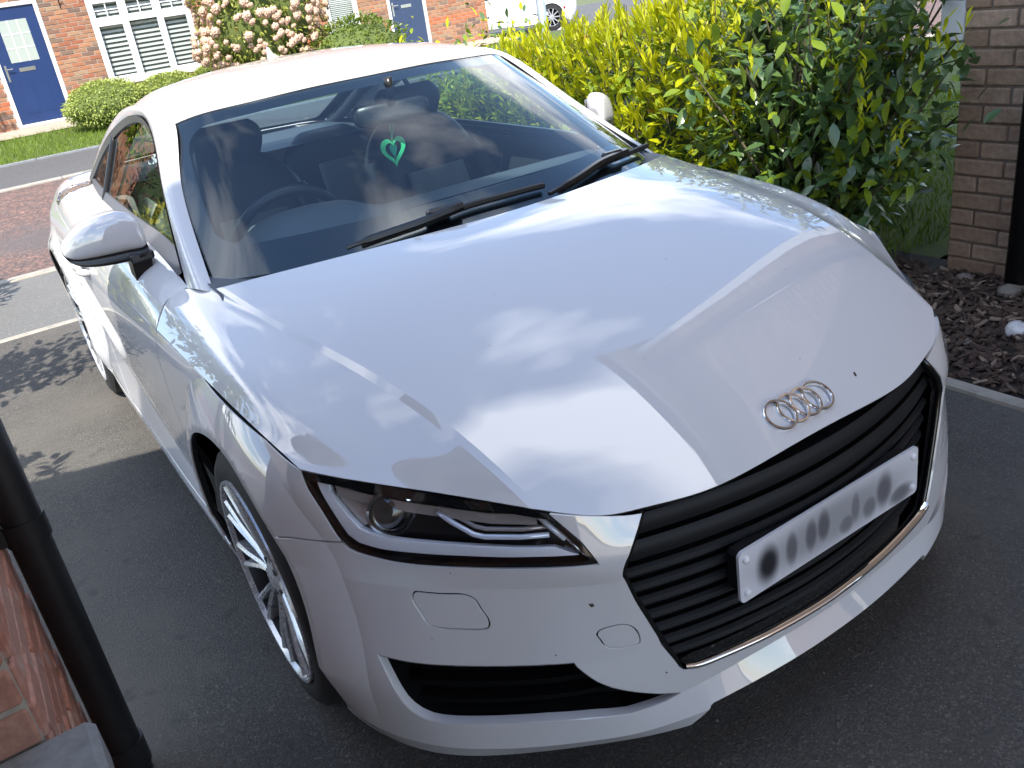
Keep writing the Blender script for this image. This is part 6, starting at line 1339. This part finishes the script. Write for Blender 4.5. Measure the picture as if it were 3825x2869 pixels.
def car_materials():
    p = mat('paint', (.61, .605, .612), .6, 0, 1.0, .0, coat_r=.006); p.node_tree.nodes['Principled BSDF'].inputs['Coat IOR'].default_value = 2.0; mat('bug', (.05, .035, .025), .8); mat('gap_shade', (.03, .03, .032), .7, spec=.2)  # panel edges inside the shut gaps: shade put into their colour
    mat('trim_black', (.012, .012, .013), .32, 0, 0, .5); mat('trim_grey', (.10, .10, .11), .35); mat('rubber', (.012, .012, .012), .6); mat('gloss_black', (.006, .006, .006), .06)
    mat('void_black', (.003, .003, .0035), .8, spec=.1); mat('frit', (.006, .007, .009), .25); mat('grille_grey', (.010, .011, .013), .58, spec=.3, bump=(900, .06, .001))
    mat('chrome', (.82, .83, .84), .04, 1); mat('alu', (.62, .63, .64), .22, 1); mat('satin_silver', (.84, .87, .92), .32, .25); mat('alloy', (.64, .65, .67), .25, .6, rvar=(30, .18, .36)); mat('dark_metal', (.10, .10, .10), .4, .9); mat('barrel', (.05, .05, .052), .45, .6)
    mat('tyre', (.016, .016, .017), .75, bump=(220, .15, .002), var=(14, (.035, .034, .032), .5, .8)); mat('red_lens', (.25, .01, .012), .08, coat=1)
    mat('lamp_inside', (.012, .009, .008), .35); mat('bezel_reflected', (.46, .40, .37), .2, .45); mat('lamp_white', (.80, .84, .92), .12, .3, 1); mat('lamp_lens', (.010, .008, .008), .03, 0, 1)  # bezel tone: brick reflected in chrome, put into the base colour
    mat('plastic_white', (.75, .75, .77), .35); mat('leather', (.034, .038, .045), .40, bump=(500, .15, .001)); mat('leather_grey', (.20, .22, .23), .55, bump=(500, .15, .001)); mat('dash', (.085, .095, .105), .5, bump=(700, .2, .001)); mat('liner', (.035, .038, .042), .8)
    mat('heart_green', (.08, .80, .32), .5); mat('heart_dark', (.03, .40, .28), .4)
    glass('glass_ws', (.72, .84, .87), 1.68); glass('glass_side', (.50, .60, .56), 1.52); glass('glass_lamp', (.93, .94, .96), 1.45)
    # number plate: white board with the soft grey smudges that stand where its characters were made unreadable
    m, N, L = new_mat('plate'); o = N.new('ShaderNodeOutputMaterial'); b = N.new('ShaderNodeBsdfPrincipled'); L.new(b.outputs[0], o.inputs[0]); b.inputs['Roughness'].default_value = .3
    tc = N.new('ShaderNodeTexCoord'); acc = None
    def blob(cx, cz, sx, sz, amp, acc):
        mp = N.new('ShaderNodeMapping'); mp.inputs['Location'].default_value = (-cx/sx, 0, -cz/sz); mp.inputs['Scale'].default_value = (1/sx, 0, 1/sz); L.new(tc.outputs['Object'], mp.inputs[0])
        ln = N.new('ShaderNodeVectorMath'); ln.operation = 'LENGTH'; L.new(mp.outputs[0], ln.inputs[0])
        mr = N.new('ShaderNodeMapRange'); mr.interpolation_type = 'SMOOTHERSTEP'; mr.inputs['From Min'].default_value = .25; mr.inputs['From Max'].default_value = 1.25; mr.inputs['To Min'].default_value = amp; mr.inputs['To Max'].default_value = 0; L.new(ln.outputs['Value'], mr.inputs[0])
        if acc is None: return mr.outputs[0]
        ad = N.new('ShaderNodeMath'); ad.operation = 'MAXIMUM'; L.new(acc, ad.inputs[0]); L.new(mr.outputs[0], ad.inputs[1]); return ad.outputs[0]
    for cx, cz, sx, sz, am in ((0, 0, .27, .064, .50), (.185, -.004, .040, .052, .985), (.122, -.002, .026, .050, .80), (.068, .0, .028, .052, .80), (.032, .004, .030, .052, .82), (-.035, -.024, .036, .030, .72), (-.062, .0, .022, .052, .72), (-.105, -.018, .034, .036, .72), (-.15, .0, .038, .052, .80), (-.205, -.034, .05, .028, .75)):
        acc = blob(cx, cz, sx, sz, am, acc)
    mx = N.new('ShaderNodeMix'); mx.data_type = 'RGBA'; L.new(acc, mx.inputs['Factor']); mx.inputs['A'].default_value = (.66, .66, .70, 1); mx.inputs['B'].default_value = (.012, .012, .016, 1); L.new(mx.outputs['Result'], b.inputs['Base Color'])
car_materials()
houses(); laurel(); bushes(); grass(); bed(); grit(); street()
build_car()
build_heart()
